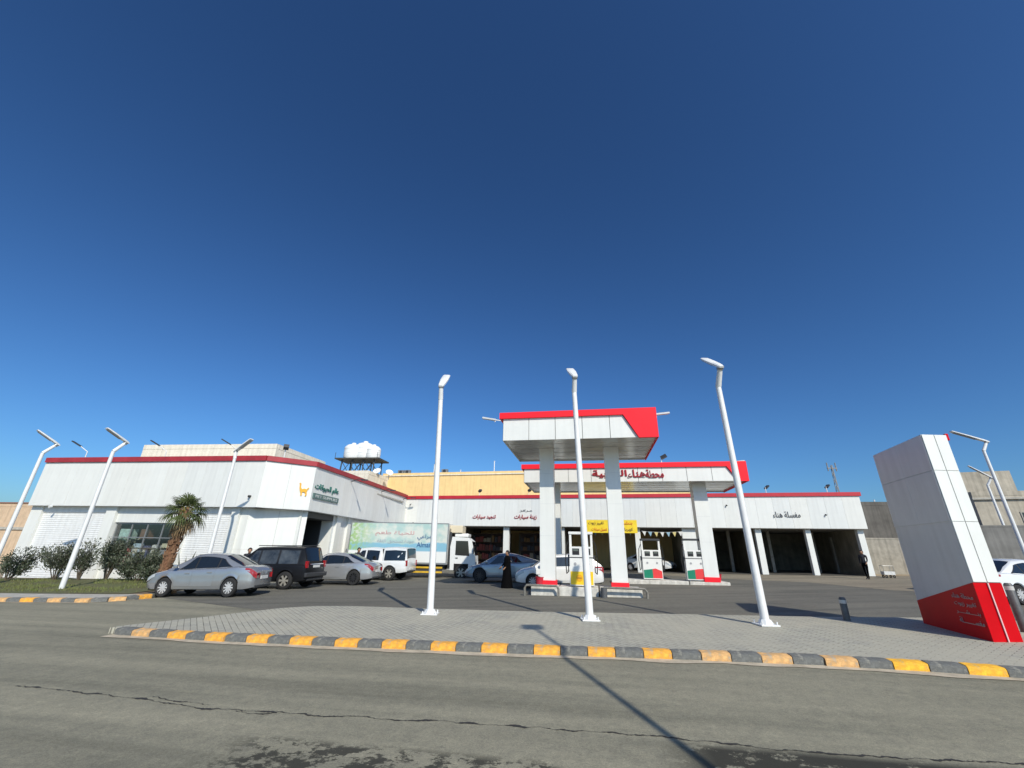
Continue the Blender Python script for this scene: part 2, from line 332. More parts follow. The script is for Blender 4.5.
# the long crack in the road: a jagged ribbon
def crack(name, pts, w, seed):
    rr = random.Random(seed); b = MB(); vs = []
    Q = resample(pts, .022)
    for i, (p, d) in enumerate(Q):
        nrm = Vector((-d.y, d.x)); off = .05*noise.noise(Vector((p.x*2.2, seed, 0))) + .03*noise.noise(Vector((p.x*7, seed, 5))) + .012*noise.noise(Vector((p.x*26, seed, 2)))
        off += rr.uniform(-.009, .009); ww = w*max(.12, .3 + 1.5*noise.noise(Vector((p.x*4, seed, 9))) + rr.uniform(-.25, .45))
        for s_ in (-1, 1): q = p + nrm*(off + s_*ww); vs.append((q.x, q.y, gz(q.x, q.y)+.004))
    b.add(vs, [(2*i, 2*i+1, 2*i+3, 2*i+2) for i in range(len(Q)-1)]); return tag(b.build(name, mat('tar', (.03, .028, .025), .8), fix=True), kind='structure')

crack('road_crack', [(-6.4, 6.6), (-5.03, 6.28), (-3.47, 5.81), (-1.9, 5.57), (-.26, 5.36), (1.33, 5.09), (2.02, 4.9), (3.06, 4.66), (4.28, 4.52), (8, 3.9)], .02, 3)
crack('road_crack_branch', [(-4.3, 6.18), (-3.9, 6.02), (-3.4, 5.93)], .013, 8)
crack('road_crack_fork', [(-3.0, 5.72), (-2.8, 5.62), (-2.5, 5.66)], .012, 9)
# ------------------------------------------------------------------ shared materials
M_white = mat('white_composite_panel', (.74, .75, .715), .4, var=.05, vscale=.8, streak=.06)
M_whites = [M_white, mat('white_composite_panel_warm', (.725, .73, .69), .42, var=.06, vscale=.9, streak=.08), mat('white_composite_panel_cool', (.70, .715, .69), .4, var=.06, vscale=.7, streak=.1)]
M_white2 = mat('white_painted_steel', (.76, .77, .76), .4, var=.08, vscale=5, streak=.12)
M_red = mat('red_composite_panel', (.50, .022, .035), .42, var=.12, vscale=2)
M_reds = mat('red_dark_panel', (.36, .03, .04), .5, var=.2, vscale=2)  # deeper red than the other roof trim
M_redc = mat('red_canopy_panel', (.9, .02, .035), .5, var=.08, vscale=2, spec=.2)
M_redp = mat('red_pylon_panel', (.54, .002, .007), .35, var=.1, vscale=2, spec=.12)
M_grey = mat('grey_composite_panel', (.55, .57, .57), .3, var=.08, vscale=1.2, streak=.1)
M_seam = mat('dark_joint', (.30, .30, .29), .8)
M_dark = mat('dark_metal', (.035, .037, .04), .5)
M_steel = mat('weathered_steel', (.33, .33, .32), .45, metal=.6, var=.3, vscale=12)
M_plinth = mat('painted_concrete', (.62, .60, .54), .8, var=.25, vscale=6, bump=.25, streak=.3)
M_glass = mat('dark_glass', (.012, .014, .016), .04, spec=.8)
M_black = mat('black_plastic', (.015, .015, .016), .5)
M_beige = mat('beige_render', (.62, .46, .31), .9, var=.15, vscale=2, bump=.2, streak=.22)
M_cream = mat('cream_render', (.78, .72, .60), .9, var=.12, vscale=2, bump=.2, streak=.2)
M_yel = mat('yellow_render', (.86, .61, .28), .9, var=.1, vscale=1.5, bump=.2, streak=.15)
M_block = mat('concrete_block', (.36, .335, .28), .9, var=.25, vscale=2.5, bump=.4, streak=.3)
M_led = mat('led_lens', (.30, .31, .32), .25, var=.3, vscale=40)

# ------------------------------------------------------------------ street lamps
def street_lamp(label, x, y, hp, az, neck=(.2, .5), head=(.95, .55), z=None, group='white street lamps of the station', lean=0.0):
    t = thing('street_lamp', label, 'street lamp', x, y, z, az, group)      # local +x: the way the head points
    b = MB(); b.bbox(-.21, .21, -.21, .21, .0, .03, .006); b.tube([(0, 0, .03), (0, 0, .12)], [.17, .115], 8)
    for i in (-1, 1):
        for j in (-1, 1): b.tube([(i*.165, j*.165, .03), (i*.165, j*.165, .09)], .018, 6)
    b.build('base_plate', M_white2, t)
    lx, ly = lean*cos(az), -lean*sin(az)                      # the posts lean a little to the left of plumb
    MB().tube([(0, 0, .02), (lx*.5, ly*.5, hp*.5), (lx, ly, hp)], [.094, .082, .07], 8).build('pole', M_white2, t, 50)
    a = Vector((lx, ly, hp)); e = a + Vector((-neck[0], 0, neck[1]))
    MB().tube([a, e], [.078, .066], 8).build('neck', M_white2, t, 50)
    MB().tube([e-(e-a)*.16, e-(e-a)*.04], [.088, .088], 8).build('collar', M_steel, t, 50)
    d = Vector((head[0], 0, head[1])); L = d.length; d.normalize(); up_ = Vector((-d.z, 0, d.x))
    rot = Matrix((d, Vector((0, 1, 0)), up_)).transposed()
    hb = MB()
    prof = [(-.1, .06, .05), (0, .085, .075), (.18, .1, .08), (L*.55, .125, .07), (L-.05, .12, .055), (L, .1, .04)]
    vs = []
    for s_, w_, h_ in prof:
        for yy, zz in ((-w_, -h_*.35), (w_, -h_*.35), (w_, h_*.3), (w_*.7, h_*.65), (-w_*.7, h_*.65), (-w_, h_*.3)): vs.append(e + rot @ Vector((s_, yy, zz)))
    hb.add(vs, [(i*6+j, i*6+(j+1) % 6, (i+1)*6+(j+1) % 6, (i+1)*6+j) for i in range(5) for j in range(6)] + [tuple(range(6))[::-1], tuple(30+j for j in range(6))])
    h = hb.build('lamp_head', M_white2, t, 35, fix=True)
    MB().cbox(e + rot @ Vector((L*.6, 0, -.038)), (L*.62, .2, .02), rot).build('led_lens', M_led, h)
    return t
Y_ = R(90)
PZ = .113
street_lamp('white lamp post at the kerb in front of the truck, left of the canopy', -2.0, 12.28, 5.9, Y_, z=PZ+gz(-2, 12.28), neck=(.12, .42), head=(.9, .72), lean=-.21)
street_lamp('white lamp post standing before the yellow fuel pump', 1.99, 11.4, 5.85, Y_, z=PZ+gz(2, 11.4), neck=(.2, .42), head=(.9, .62), lean=-.17)
street_lamp('white lamp post on the paving right of the canopies, in front of the wash bays', 5.87, 10.78, 5.8, Y_, z=PZ+gz(5.87, 10.78), neck=(.28, .5), head=(.82, .62), lean=-.13)
street_lamp('tall white lamp post at the verge kerb left of the palm', -17.75, 18.6, 5.65, R(-112), neck=(.36, .5), head=(.9, .43), z=.02+gz(-17.85, 18.7))
street_lamp('white lamp post at the left edge of the picture', -22.3, 19.9, 5.85, R(-120), neck=(.36, .5), head=(.86, .5), z=gz(-22.3, 19.9))
street_lamp('white lamp post standing behind the silver sedan at the corner', -13.52, 20.5, 5.75, R(-18), neck=(.06, .38), head=(.85, .55))
street_lamp('tall white lamp post at the right edge, nearer of the two behind the pylon', 25.6, 22.15, 6.75, R(168), neck=(.3, .5), head=(1.47, .62))
street_lamp('white lamp post at the right edge, farther of the two behind the pylon', 35.2, 31.1, 6.2, R(150), neck=(.35, .55), head=(1.0, .95))
# the lamp that throws its shadow over the road stands outside the picture, behind the camera
shd = Vector((-sdir.x/sdir.z, -sdir.y/sdir.z)); LEANX = .263; HL = 9.6
bx, by = .51 - HL*(shd.x+LEANX), 10.55 - HL*shd.y
t = thing('street_lamp', 'leaning road lamp on the near side of the road, behind the viewpoint', 'street lamp', bx, by, None, 0)
MB().tube([(0, 0, 0), (LEANX*HL, 0, HL)], [.056, .04], 10).build('pole', M_white2, t, 50); MB().cbox((LEANX*HL, 0, HL+.05), (.42, .5, .1)).build('lamp_head', M_white2, t)

# ------------------------------------------------------------------ pylon sign
px, py = 9.14, 9.01; prz = atan2(2.13, .67)          # local x runs along the long side, away from the road
t = thing('pylon_sign', 'tall white pylon sign with red lower part on the paving at right', 'sign', px, py, gz(px, py)+.113, prz)
Lx, Wy, Hh = 2.235, .535, 4.0
# local: x 0..Lx (long side), y 0 .. -Wy (to the right of the long side)
rx0, rx1 = 1.01, .5
MB().prism([(0, rx0+.004), (Lx, rx1+.004), (Lx, Hh-.0), (0, Hh-.0)], -Wy, 0).build('white_body', M_grey, t)  # white pylon; the shade on its long sides is put in as grey
MB().prism([(-.004, -.1), (Lx+.004, -.1), (Lx+.004, rx1), (-.004, rx0)], -Wy-.004, .004).build('red_base', M_redp, t)
for (a, bq) in ((-Wy+.006, -Wy/2-.008), (-Wy/2+.008, -.006)):
    for z0, z1 in ((rx0+.012, 2.15), (2.16, 3.2), (3.21, Hh-.004)): MB().bbox(-.022, 0, a, bq, z0, z1, .004).build('front_panel', M_white, t)
MB().box(-.028, -.004, -Wy/2-.011, -Wy/2+.011, .0, rx0).build('joint_strip', mat('pale_strip', (.7, .45, .45), .5), t)
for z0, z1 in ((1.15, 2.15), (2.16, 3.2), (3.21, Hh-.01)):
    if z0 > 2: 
        for xa, xb in ((.003, Lx/2-.0015), (Lx/2+.0015, Lx-.003)): MB().bbox(xa, xb, .001, .012, z0, z1, .003).build('side_panel', M_grey, t)  # same grey, standing for the side turned from the sun
MB().bbox(-.02, .05, -Wy-.05, -Wy+.02, Hh-.12, Hh+.03, .01).build('top_light', M_redp, t)
M_sl = mat('pale_lettering', (.42, .34, .32), .6)
for i, (tx, w, h) in enumerate((('محطة هناء', .66, .10), ('تغيير زيوت', .66, .095), ('بنـــــشـــــر', .72, .09), ('مغســـــــــلة', .72, .1))):
    lettering(tx, w, M_sl, t, (.47-.015*i, .012, .735-.15*i), pi, h, .008)
for c in t.children:                                   # the plan of the pylon is a parallelogram
    for v in c.data.vertices: v.co.x -= v.co.y*.33
# bollards
def bollard(label, x, y, h, lean=0.0):
    t = thing('bollard', label, 'bollard', x, y, gz(x, y)+(.1 if y < 13 else 0), 0, 'steel bollards')
    MB().tube([(0, 0, -.05), (lean, 0, h-.04), (lean, 0, h)], [.075, .075, .05], 14).build('post', mat('bollard_paint', (.10, .10, .10), .45, var=.35, vscale=8), t, 40)
    MB().tube([(lean*.9, 0, h-.14), (lean*.93, 0, h-.06)], .0775, 14, cap=False).build('band', mat('bollard_band', (.5, .5, .48), .5), t, 40)
bollard('short dark bollard on the paving left of the pylon', 8.3, 11.55, .52)
bollard('dark bollard at the right edge, right of the pylon', 10.95, 10.05, .95, .0)

# ------------------------------------------------------------------ canopies
CR = R(-10.8)
def canopy(name, label, ox, oy, L, D, zb, zt, cols, colw, colz, red_x0, red_x1, nf):
    t = thing(name, label, 'canopy', ox, oy, 0, CR, 'fuel station canopies')
    sr = .26                                             # height of the red strip
    # front fascia panels: each its own piece, cut by the slanted red corner
    n = nf; x_end = red_x1
    for i in range(n):
        a, b_ = .02 + (x_end)*i/n, (x_end)*(i+1)/n - .006
        if i < n-1 or True:
            zz0, zz1 = zb+.0, zt-sr
            def lim(z): return red_x1 + (red_x0-red_x1)*(z-zb)/(zz1-zb) - .03
            bt = min(b_, lim(zz1)); bb = min(b_ if i < n-1 else 99, lim(zz0)) if i == n-1 else b_
            if i == n-1: pts = [(a, zz0), (lim(zz0), zz0), (lim(zz1), zz1), (a, zz1)]
            else: pts = [(a, zz0), (b_, zz0), (b_, zz1), (a, zz1)]
            MB().prism(pts, 0, .03).build('fascia_panel', M_white, t)
    rim = [(-.14, zt-sr), (red_x0, zt-sr), (red_x1, zb-.03), (L, zb-.03), (L, zt), (-.14, zt)]
    MB().prism(rim, -.09, .03).build('red_fascia', M_redc, t)
    MB().box(.0, red_x0+.1, .03, .1, zb+.02, zt-.1).build('fascia_backing', M_seam, t)
    # sides and back
    for i in range(4):
        y0, y1 = .04 + (D-.04)*i/4, .04 + (D-.04)*(i+1)/4 - .006
        MB().box(-.0, .03, y0, y1, zb, zt-sr).build('fascia_panel', M_white, t)
        MB().box(L-.03, L, y0, y1, zb-.03, zt).build('red_side_panel', M_redc, t)
    MB().box(-.14, -.0, .031, D, zt-sr, zt).build('red_side_trim', M_redc, t)
    MB().box(.0, L-.031, D-.03, D, zb, zt-sr).build('back_fascia', M_white, t)
    MB().box(-.14, L, D, D+.06, zt-sr, zt).build('red_back_trim', M_redc, t)
    MB().box(.03, L-.03, .1, D-.03, zt-.12, zt-.06).build('roof_deck', M_grey, t)
    # soffit of glossy metal planks
    ns = int(D/.42); M_sof = mat('canopy_soffit', (.68, .68, .65), .2, metal=.3, var=.2, vscale=1.5)
    for i in range(ns):
        y0, y1 = .1 + (D-.13)*i/ns, .1 + (D-.13)*(i+1)/ns - .012
        for xa, xb in ((.035, L*.5-.004), (L*.5+.004, L-.035)):
            MB().box(xa, xb, y0, y1, zb+.045 + .008*(i % 2), zb+.07).build('soffit_plank', M_sof, t)
    for u, v in cols:
        zg = colz(u)
        c = MB().bbox(u-colw/2, u+colw/2, v-colw/2, v+colw/2, zg+.2, zb+.05, .008).build('column', M_white, t)
        for zz in (1.9, 3.2, 4.5):
            MB().box(u-colw/2-.001, u+colw/2+.001, v-colw/2-.001, v+colw/2+.001, zg+zz, zg+zz+.008).build('panel_joint', M_grey, c)
        MB().bbox(u-colw/2-.03, u+colw/2+.03, v-colw/2-.03, v+colw/2+.03, zg-.03, zg+.2, .01).build('column_base', M_redc, t)
    return t
ca = canopy('fuel_canopy', 'front white and red canopy over the yellow pump', -.35, 17.25, 6.3, 4.5, 6.02, 7.22, [(1.66, 2.1), (4.52, 2.1)], .62, lambda u: .43, 5.0, 5.55, 5)
rc = canopy('fuel_canopy', 'rear white and red canopy with red Arabic lettering', .8, 24.5, 12.0, 4.6, 5.4, 6.42, [(1.62, 1.5), (9.72, 1.35)], .72, lambda u: .45, 11.0, 11.5, 9)
M_rl = mat('red_lettering', (.33, .008, .018), .4)
for tx, w, cx in (('محطة', .95, 7.28), ('هناء', .98, 6.32), ('العربية', 1.9, 4.85)):
    lettering(tx, w, M_rl, rc, (cx, -.03, 5.82), 0, .46, .05, bold=.022)
def flood(name, label, x, y, z, post, az, group, h=(.34, .22, .09), par=None, out=0.0, tilt=-25):
    t = thing(name, label, 'floodlight', x, y, z, az, group)
    if post: MB().tube([(0, 0, -.05), (0, 0, post)], .03, 6).build('post', M_white2, t)
    if out: MB().tube([(-out, 0, post-.04), (0, 0, post)], .028, 6).build('arm', M_white2, t)
    r_ = Matrix.Rotation(R(tilt), 3, 'Y'); MB().cbox((h[0]*.45, 0, post+.04), h, r_).build('lamp_head', M_grey if out else M_dark, t)
    return t
flood('floodlight', 'small lamp on an arm at the left corner of the front canopy', -.75, 18.6, 7.28, .05, R(180), 'canopy corner lamps', (.62, .16, .07), out=.3, tilt=-8)
flood('floodlight', 'small lamp on an arm at the right corner of the front canopy', 6.35, 17.5, 7.3, .1, R(0), 'canopy corner lamps', (.62, .16, .07), out=.3, tilt=-8)
flood('floodlight', 'small lamp on an arm at the right end of the rear canopy', 12.65, 23.6, 6.45, .2, R(5), 'canopy corner lamps', (.7, .16, .07), out=.9, tilt=-8)

# ------------------------------------------------------------------ pump islands
def island(label, ox, oy, pieces, D, h, red=None):
    t = thing('pump_island', label, 'pump island', ox, oy, gz(ox, oy), CR)
    for i, (a, b_) in enumerate(pieces):
        MB().bbox(a, b_, 0, D, -.12, h, .03).build('plinth', M_plinth, t)
    return t
isl = island('pale concrete pump island with steel crash bars under the front canopy', .82, 18.35, [(.1, 1.15), (1.19, 2.72), (2.78, 4.35)], 1.5, .34)
def crash_bar(par, x0, x1, y, h, name='crash_bar', leg=None):
    b = MB(); r = .045
    b.tube([(x0, y, -.1), (x0, y, h-.1), (x0+.08, y, h), (x1-.08, y, h), (x1, y, h-.1), (x1, y, -.1)], r, 8); o = b.build(name, mat('painted_pipe', (.20, .19, .165), .7, var=.35, vscale=9), par, 50); return o
cb = crash_bar(isl, -.12, 1.2, -.2, .38); crash_bar(isl, 2.85, 4.5, -.22, .38)
MB().tube([(2.92, -.25, -.1), (2.92, -.25, .38)], .12, 12).build('dark_post', mat('dark_post', (.09, .095, .1), .6, var=.3), isl, 40)
isl2 = island('long low white concrete pump island under the rear canopy', 5.7, 24.55, [(-.1, 3.75), (3.8, 5.75)], 1.5, .22)
def dispenser(label, x, y, z, rz, panel, w=.92):
    t = thing('fuel_pump', label, 'fuel pump', x, y, z, rz, 'fuel pumps')
    M_pw = mat('pump_white', (.76, .755, .72), .35, var=.05); d = .24
    MB().bbox(-w/2, w/2, -d, d, 0, 1.02, .015).build('cabinet', M_pw, t)
    if panel == 'yellow':
        MB().bbox(-w/2+.03, w/2-.03, -d-.008, -d+.002, .04, .52, .004).build('colour_panel', mat('pump_yellow', (.85, .56, .02), .4), t)
        MB().lathe([(.0, 0), (.13, 0), (.13, -.006), (0, -.006)], 20, (-.1, -d-.009, .28), 'y').build('emblem', mat('pump_orange', (.75, .36, .01), .4), t)
        MB().box(-.19, -.01, -d-.02, -d-.016, .265, .3).build('emblem_bar', mat('pump_brown', (.3, .15, .02), .5), t)
    else:
        a, c, e = -w/2+.03, 0.0 if panel == 'rg' else -.08, w/2-.03
        MB().prism([(a, .05), (c-.01, .05), (c-.01, .5), (a, .44)], -d-.008, -d+.001).build('colour_panel', mat('pump_green', (.01, .21, .12), .4), t)
        MB().prism([(c-.009, .05), (e, .05), (e, .40 if panel == 'rg' else .56), (c+.15, .53), (c-.009, .50)], -d-.008, -d+.001).build('colour_panel', mat('pump_red', (.72, .05, .05), .4), t)
    for sx in ((-.25, .25) if panel != 'yellow' else (-.25, .28)): MB().lathe([(0, 0), (.055, 0), (.055, -.012), (0, -.012)], 14, (sx, -d, .8), 'y').build('badge', mat('badge_grey', (.35, .35, .36), .4), t)
    MB().box(-w/2-.005, w/2+.005, -d-.005, d+.005, 1.02, 1.05).build('trim', M_dark, t)
    MB().bbox(-w/2, w/2, -d, d, 1.05, 1.45, .012).build('meter_head', M_pw, t)
    for sx in (-.2, .24):
        s_ = MB().bbox(sx-.15, sx+.13, -d-.012, -d+.002, 1.14, 1.38, .004).build('display', M_black, t)
        MB().box(sx-.11, sx+.09, -d-.016, -d-.012, 1.28, 1.35).build('digits', mat('lcd', (.12, .14, .12), .3), s_)
    for sx in (-1, 1): MB().bbox(sx*w/2-(.09 if sx > 0 else 0), sx*w/2+(.09 if sx < 0 else 0), -.14, .14, 1.45, 2.0, .012).build('post', M_pw, t)
    MB().bbox(-w/2-.02, w/2+.02, -.17, .17, 1.93, 2.03, .012).build('top_bar', M_dark if panel != 'yellow' else M_pw, t)
    for sx in (-1, 1):
        b = MB(); b.tube([(sx*w/2, 0, 1.75), (sx*(w/2+.12), -.05, 1.5), (sx*(w/2+.17), -.06, .9), (sx*(w/2+.13), -.06, .42), (sx*(w/2+.06), -.03, .5), (sx*(w/2+.05), 0, .95)], .022, 6)
        h = b.build('hose', M_black, t, 60)
        MB().cbox((sx*(w/2+.05), 0, 1.02), (.05, .12, .22)).build('nozzle', mat('nozzle', (.05, .05, .055), .4), h)
    return t
ci, si = cos(CR), sin(CR)
def on(o, u, v): return o[0]+u*ci-v*si, o[1]+u*si+v*ci
p = on((.82, 18.35), 2.1, .6); dispenser('fuel pump with yellow lower panel between the front canopy columns', p[0], p[1], gz(*p)+.34, CR, 'yellow', .95)
p = on((5.7, 24.55), 2.05, .6); dispenser('fuel pump with green and red panel, left one on the rear island', p[0], p[1], gz(*p)+.22, CR, 'rg', 1.0)
p = on((5.7, 24.55), 4.22, .3); dispenser('fuel pump with green and red panel, right one by the rear canopy column', p[0], p[1], gz(*p)+.22, CR, 'r', 1.0)
# red buckets on the islands
def bucket(label, x, y, z, r=.17, h=.3):
    t = thing('bucket', label, 'bucket', x, y, z, 0, 'red buckets on the islands')
    MB().lathe([(0, 0), (r*.8, 0), (r, h), (r*1.06, h), (r*1.06, h-.02), (r*.94, h-.02), (r*.75, .03), (0, .03)], 16).build('pail', mat('red_plastic', (.42, .015, .03), .5, var=.2), t, 40)
    MB().tube([(r*cos(a)*1.02, 0, h+r*.55*sin(a)) for a in [pi*i/8 for i in range(9)]], .008, 5).build('handle', M_dark, t)
p = on((.82, 18.35), .38, .5); bucket('red bucket left of the front canopy column', p[0], p[1], gz(*p)+.34)
p = on((5.7, 24.55), 5.25, .3); bucket('red bucket right of the rear canopy column', p[0], p[1], gz(*p)+.22, .2, .3)
# ------------------------------------------------------------------ station buildings
def to_local(o, x, y):
    a = o.rotation_euler.z; dx, dy = x-o.location.x, y-o.location.y
    return dx*cos(a)+dy*sin(a), -dx*sin(a)+dy*cos(a)
def wall_pieces(root, name, a, b, z0, z1, n, m, th=.03, gap=.007, rows=1, off=0.0):
    """cladding panels along a->b (local xy); outer face to the right of the direction a->b"""
    a, b = Vector(a), Vector(b); L = (b-a).length; d = (b-a)/L; ang = atan2(d.y, d.x); w = L/n; h = (z1-z0)/rows
    ms_ = [MB().bbox(gap/2, w-gap/2, 0, th, gap/2, h-gap/2, .004).mesh(name, q) for q in (M_whites if m is M_white else [m])]
    for r in range(rows):
        for i in range(n):
            p = a + d*w*i; nv = Vector((d.y, -d.x))*(off + rnd.uniform(-.003, .003))
            o = link(name, rnd.choice(ms_), root, (p.x+nv.x, p.y+nv.y, z0+h*r)); o.rotation_euler = (0, 0, ang)
def slab(root, name, a, b, z0, z1, y0, y1, m):
    """box along a->b, y0..y1 measured inward from the line"""
    a, b = Vector(a), Vector(b); L = (b-a).length; d = (b-a)/L
    o = MB().box(0, L, y0, y1, z0, z1).build(name, m, root); o.location = (a.x, a.y, 0); o.rotation_euler = (0, 0, atan2(d.y, d.x)); return o
def shutter(root, a, b, z0, z1, y):
    a, b = Vector(a), Vector(b); L = (b-a).length; d = (b-a)/L; m_ = MB(); n = int((z1-z0)/.11); h = (z1-z0)/n
    for i in range(n):
        z = z0+h*i; m_.add([(0, y, z+.012), (L, y, z+.012), (L, y-.009, z+h*.5), (0, y-.009, z+h*.5), (L, y, z+h-.004), (0, y, z+h-.004), (0, y+.006, z+h), (L, y+.006, z+h), (0, y+.006, z), (L, y+.006, z)],
                           [(0, 1, 2, 3), (3, 2, 4, 5), (5, 4, 7, 6), (8, 9, 1, 0)])
    o = m_.build('roller_shutter', M_white2, root); o.location = (a.x, a.y, 0); o.rotation_euler = (0, 0, atan2(d.y, d.x)); return o

# ---- shop wing on the left
ZB, ZT, ZR = 3.66, 6.12, 6.4
FA, FB, FC, FD = (-28.0, 25.4), (-13.6, 23.35), (-11.45, 24.85), (-9.6, 40.3)
sh_ = thing('shop_building', 'low white clad shop wing with red roof edge behind the parked cars', 'building', FA[0], FA[1], 0, atan2(FB[1]-FA[1], FB[0]-FA[0]))
lf = [Vector(to_local(sh_, *p_)) for p_ in (FA, FB, FC, FD)]
for (a, b), n in zip(zip(lf[:-1], lf[1:]), (12, 2, 13)):
    wall_pieces(sh_, 'cladding_panel', a, b, ZB, ZT, n, M_white)
    slab(sh_, 'upper_wall', a, b, ZB+.02, ZT, .035, .4, M_seam)
    slab(sh_, 'roof_trim', a, b, ZT+.002, ZR, -.09, .25, M_reds)
    slab(sh_, 'soffit', a, b, ZB-.03, ZB+.018, .004, .9, M_white2)
# lower front: set back under the band
SB = .42
def lo(a, b, s0, s1, back=SB):
    d = (Vector(b)-Vector(a)).normalized(); nv = Vector((-d.y, d.x))*back; a = Vector(a); return a+d*s0+nv, a+d*s1+nv
LB = lf[0], lf[1]; Lf = (lf[1]-lf[0]).length
slab(sh_, 'end_wall', *lo(*LB, .05, .3), -1.2, ZB-.03, 0, .5, M_white)
def column(root, a, b, s0, s1, z1, m, back=SB-.16, d=.3):
    p_, q_ = lo(a, b, s0, s1, back); slab(root, 'column', p_, q_, -1.2, z1, 0, d, m)
for s0, s1 in ((.3, .75), (5.1, 5.75), (9.85, 10.45), (13.0, 13.45)): column(sh_, *LB, s0, s1, ZB-.03, M_white)
for s0, s1 in ((.75, 5.1), (10.45, 13.0)):
    shutter(sh_, *lo(*LB, s0, s1), -.8, 3.3, 0.0); slab(sh_, 'shutter_box', *lo(*LB, s0, s1), 3.3, ZB-.03, -.06, .3, M_white2)
wall_pieces(sh_, 'header_panel', *lo(*LB, 5.75, 9.85), 2.78, ZB-.03, 3, M_white)
wf = MB()                                     # shop window: frame, mullions, panes
p_, q_ = lo(*LB, 5.78, 9.82, SB+.1); wd = (q_-p_); wL = wd.length
win = thing('window', None, None); win.parent = sh_; win.location = (p_.x, p_.y, 0); win.rotation_euler = (0, 0, atan2(wd.y, wd.x)); del_keys = None
M_alu = mat('aluminium_frame', (.30, .31, .31), .4, metal=.5)
f = MB(); f.box(0, wL, 0, .06, 2.70, 2.77); f.box(0, wL, 0, .06, .35, .42)
for i in range(5): x = (wL-.06)*i/4; f.box(x, x+.06, .001, .06, .42, 2.70)
f.box(0, wL, .002, .058, 1.98, 2.03); f.build('frame', M_alu, win)
def glass_mat():
    m = bpy.data.materials.new('shop_glass'); m.use_nodes = True; n = m.node_tree.nodes; l = m.node_tree.links; n.remove(n['Principled BSDF'])
    t_ = n.new('ShaderNodeBsdfTransparent'); t_.inputs[0].default_value = (.96, .98, .97, 1); g_ = n.new('ShaderNodeBsdfGlossy'); g_.inputs['Roughness'].default_value = .03
    lw = n.new('ShaderNodeLayerWeight'); lw.inputs[0].default_value = .35; fr = n.new('ShaderNodeMath'); fr.operation = 'MULTIPLY'; fr.inputs[1].default_value = .55; l.new(lw.outputs['Facing'], fr.inputs[0]); mx = n.new('ShaderNodeMixShader'); l.new(fr.outputs[0], mx.inputs[0]); l.new(t_.outputs[0], mx.inputs[1]); l.new(g_.outputs[0], mx.inputs[2]); l.new(mx.outputs[0], n['Material Output'].inputs[0]); return m
M_sg = glass_mat()
for i in range(4):
    x0 = (wL-.06)*i/4+.06; x1 = (wL-.06)*(i+1)/4
    for z0, z1 in ((.42, 1.98), (2.03, 2.70)): MB().box(x0, x1, .025, .033, z0, z1).build('pane', M_sg, win)
M_in = mat('shop_interior', (.16, .15, .14), .9, var=.3, vscale=1)
slab(sh_, 'sill_wall', *lo(*LB, 5.75, 9.85), -1.2, .35, 0, .25, M_white)
slab(sh_, 'interior_back_wall', *lo(*LB, 5.0, 10.6, 3.2), -.5, 3.6, 0, .1, M_in)
slab(sh_, 'interior_floor', *lo(*LB, 5.0, 10.6, SB+.2), .1, .18, 0, 2.9, M_in); slab(sh_, 'interior_ceiling', *lo(*LB, 5.0, 10.6, SB+.2), 3.4, 3.5, 0, 2.9, M_in)
for s in (5.0, 10.5): slab(sh_, 'interior_side_wall', *lo(*LB, s, s+.1, SB+.2), -.5, 3.5, 0, 2.9, M_in)
# chamfered corner and inner side walls
CB = lf[1], lf[2]; Lc = (lf[2]-lf[1]).length
wall_pieces(sh_, 'wall_panel', lf[1]+Vector((-.62, SB)), lo(*CB, 0, Lc+.1)[1], -.6, ZB-.03, 2, M_white, rows=2)
a_, b_ = lo(*LB, 13.45, 14.0); wall_pieces(sh_, 'wall_panel', a_, lf[1]+Vector((-.62, SB)), -.6, ZB-.03, 1, M_white, rows=2)
IB = lf[2], lf[3]; Li = (lf[3]-lf[2]).length
slab(sh_, 'door_jamb', *lo(*IB, .1, .35), -1, ZB-.03, 0, .5, M_white)
slab(sh_, 'entrance_recess', *lo(*IB, .2, 3.7, SB+2.6), -1, ZB-.03, 0, .1, M_dark)  # entrance back, sides and ceiling coloured dark to stand for unlit depth
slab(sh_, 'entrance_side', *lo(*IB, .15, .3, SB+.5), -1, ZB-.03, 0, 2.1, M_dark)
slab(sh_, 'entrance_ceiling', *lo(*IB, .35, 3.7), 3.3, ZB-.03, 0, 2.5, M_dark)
dr = thing('entrance_door', None, None); dr.parent = sh_; p_, q_ = lo(*IB, 1.5, 3.1, SB+1.5); dr.location = (p_.x, p_.y, 0); dr.rotation_euler = (0, 0, atan2((q_-p_).y, (q_-p_).x))
f = MB(); f.box(0, .07, -.03, .03, -.3, 2.35); f.box(1.53, 1.6, -.03, .03, -.3, 2.35); f.box(.07, 1.53, -.03, .03, 2.25, 2.35); f.box(.765, .835, -.03, .03, -.3, 2.25); f.build('frame', M_alu, dr)
MB().box(.07, .765, -.01, .01, -.3, 2.25).build('pane', M_glass, dr); MB().box(.835, 1.53, -.01, .01, -.3, 2.25).build('pane', M_glass, dr)
MB().bbox(.1, 1.5, -.12, -.04, 2.45, 2.85, .02).build('entrance_signboard', mat('pale_signboard', (.55, .56, .55), .4), dr)  # plain pale board over the door
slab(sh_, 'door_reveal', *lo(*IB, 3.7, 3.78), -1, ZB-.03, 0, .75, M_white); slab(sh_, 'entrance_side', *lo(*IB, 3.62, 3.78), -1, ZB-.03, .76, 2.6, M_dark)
column(sh_, *IB, 3.95, 4.5, ZB-.03, M_white); column(sh_, *IB, 5.5, 5.9, ZB-.03, M_white)
slab(sh_, 'inner_wall', *lo(*IB, 3.78, Li-.2), -1, ZB-.03, 0, .3, M_white2)
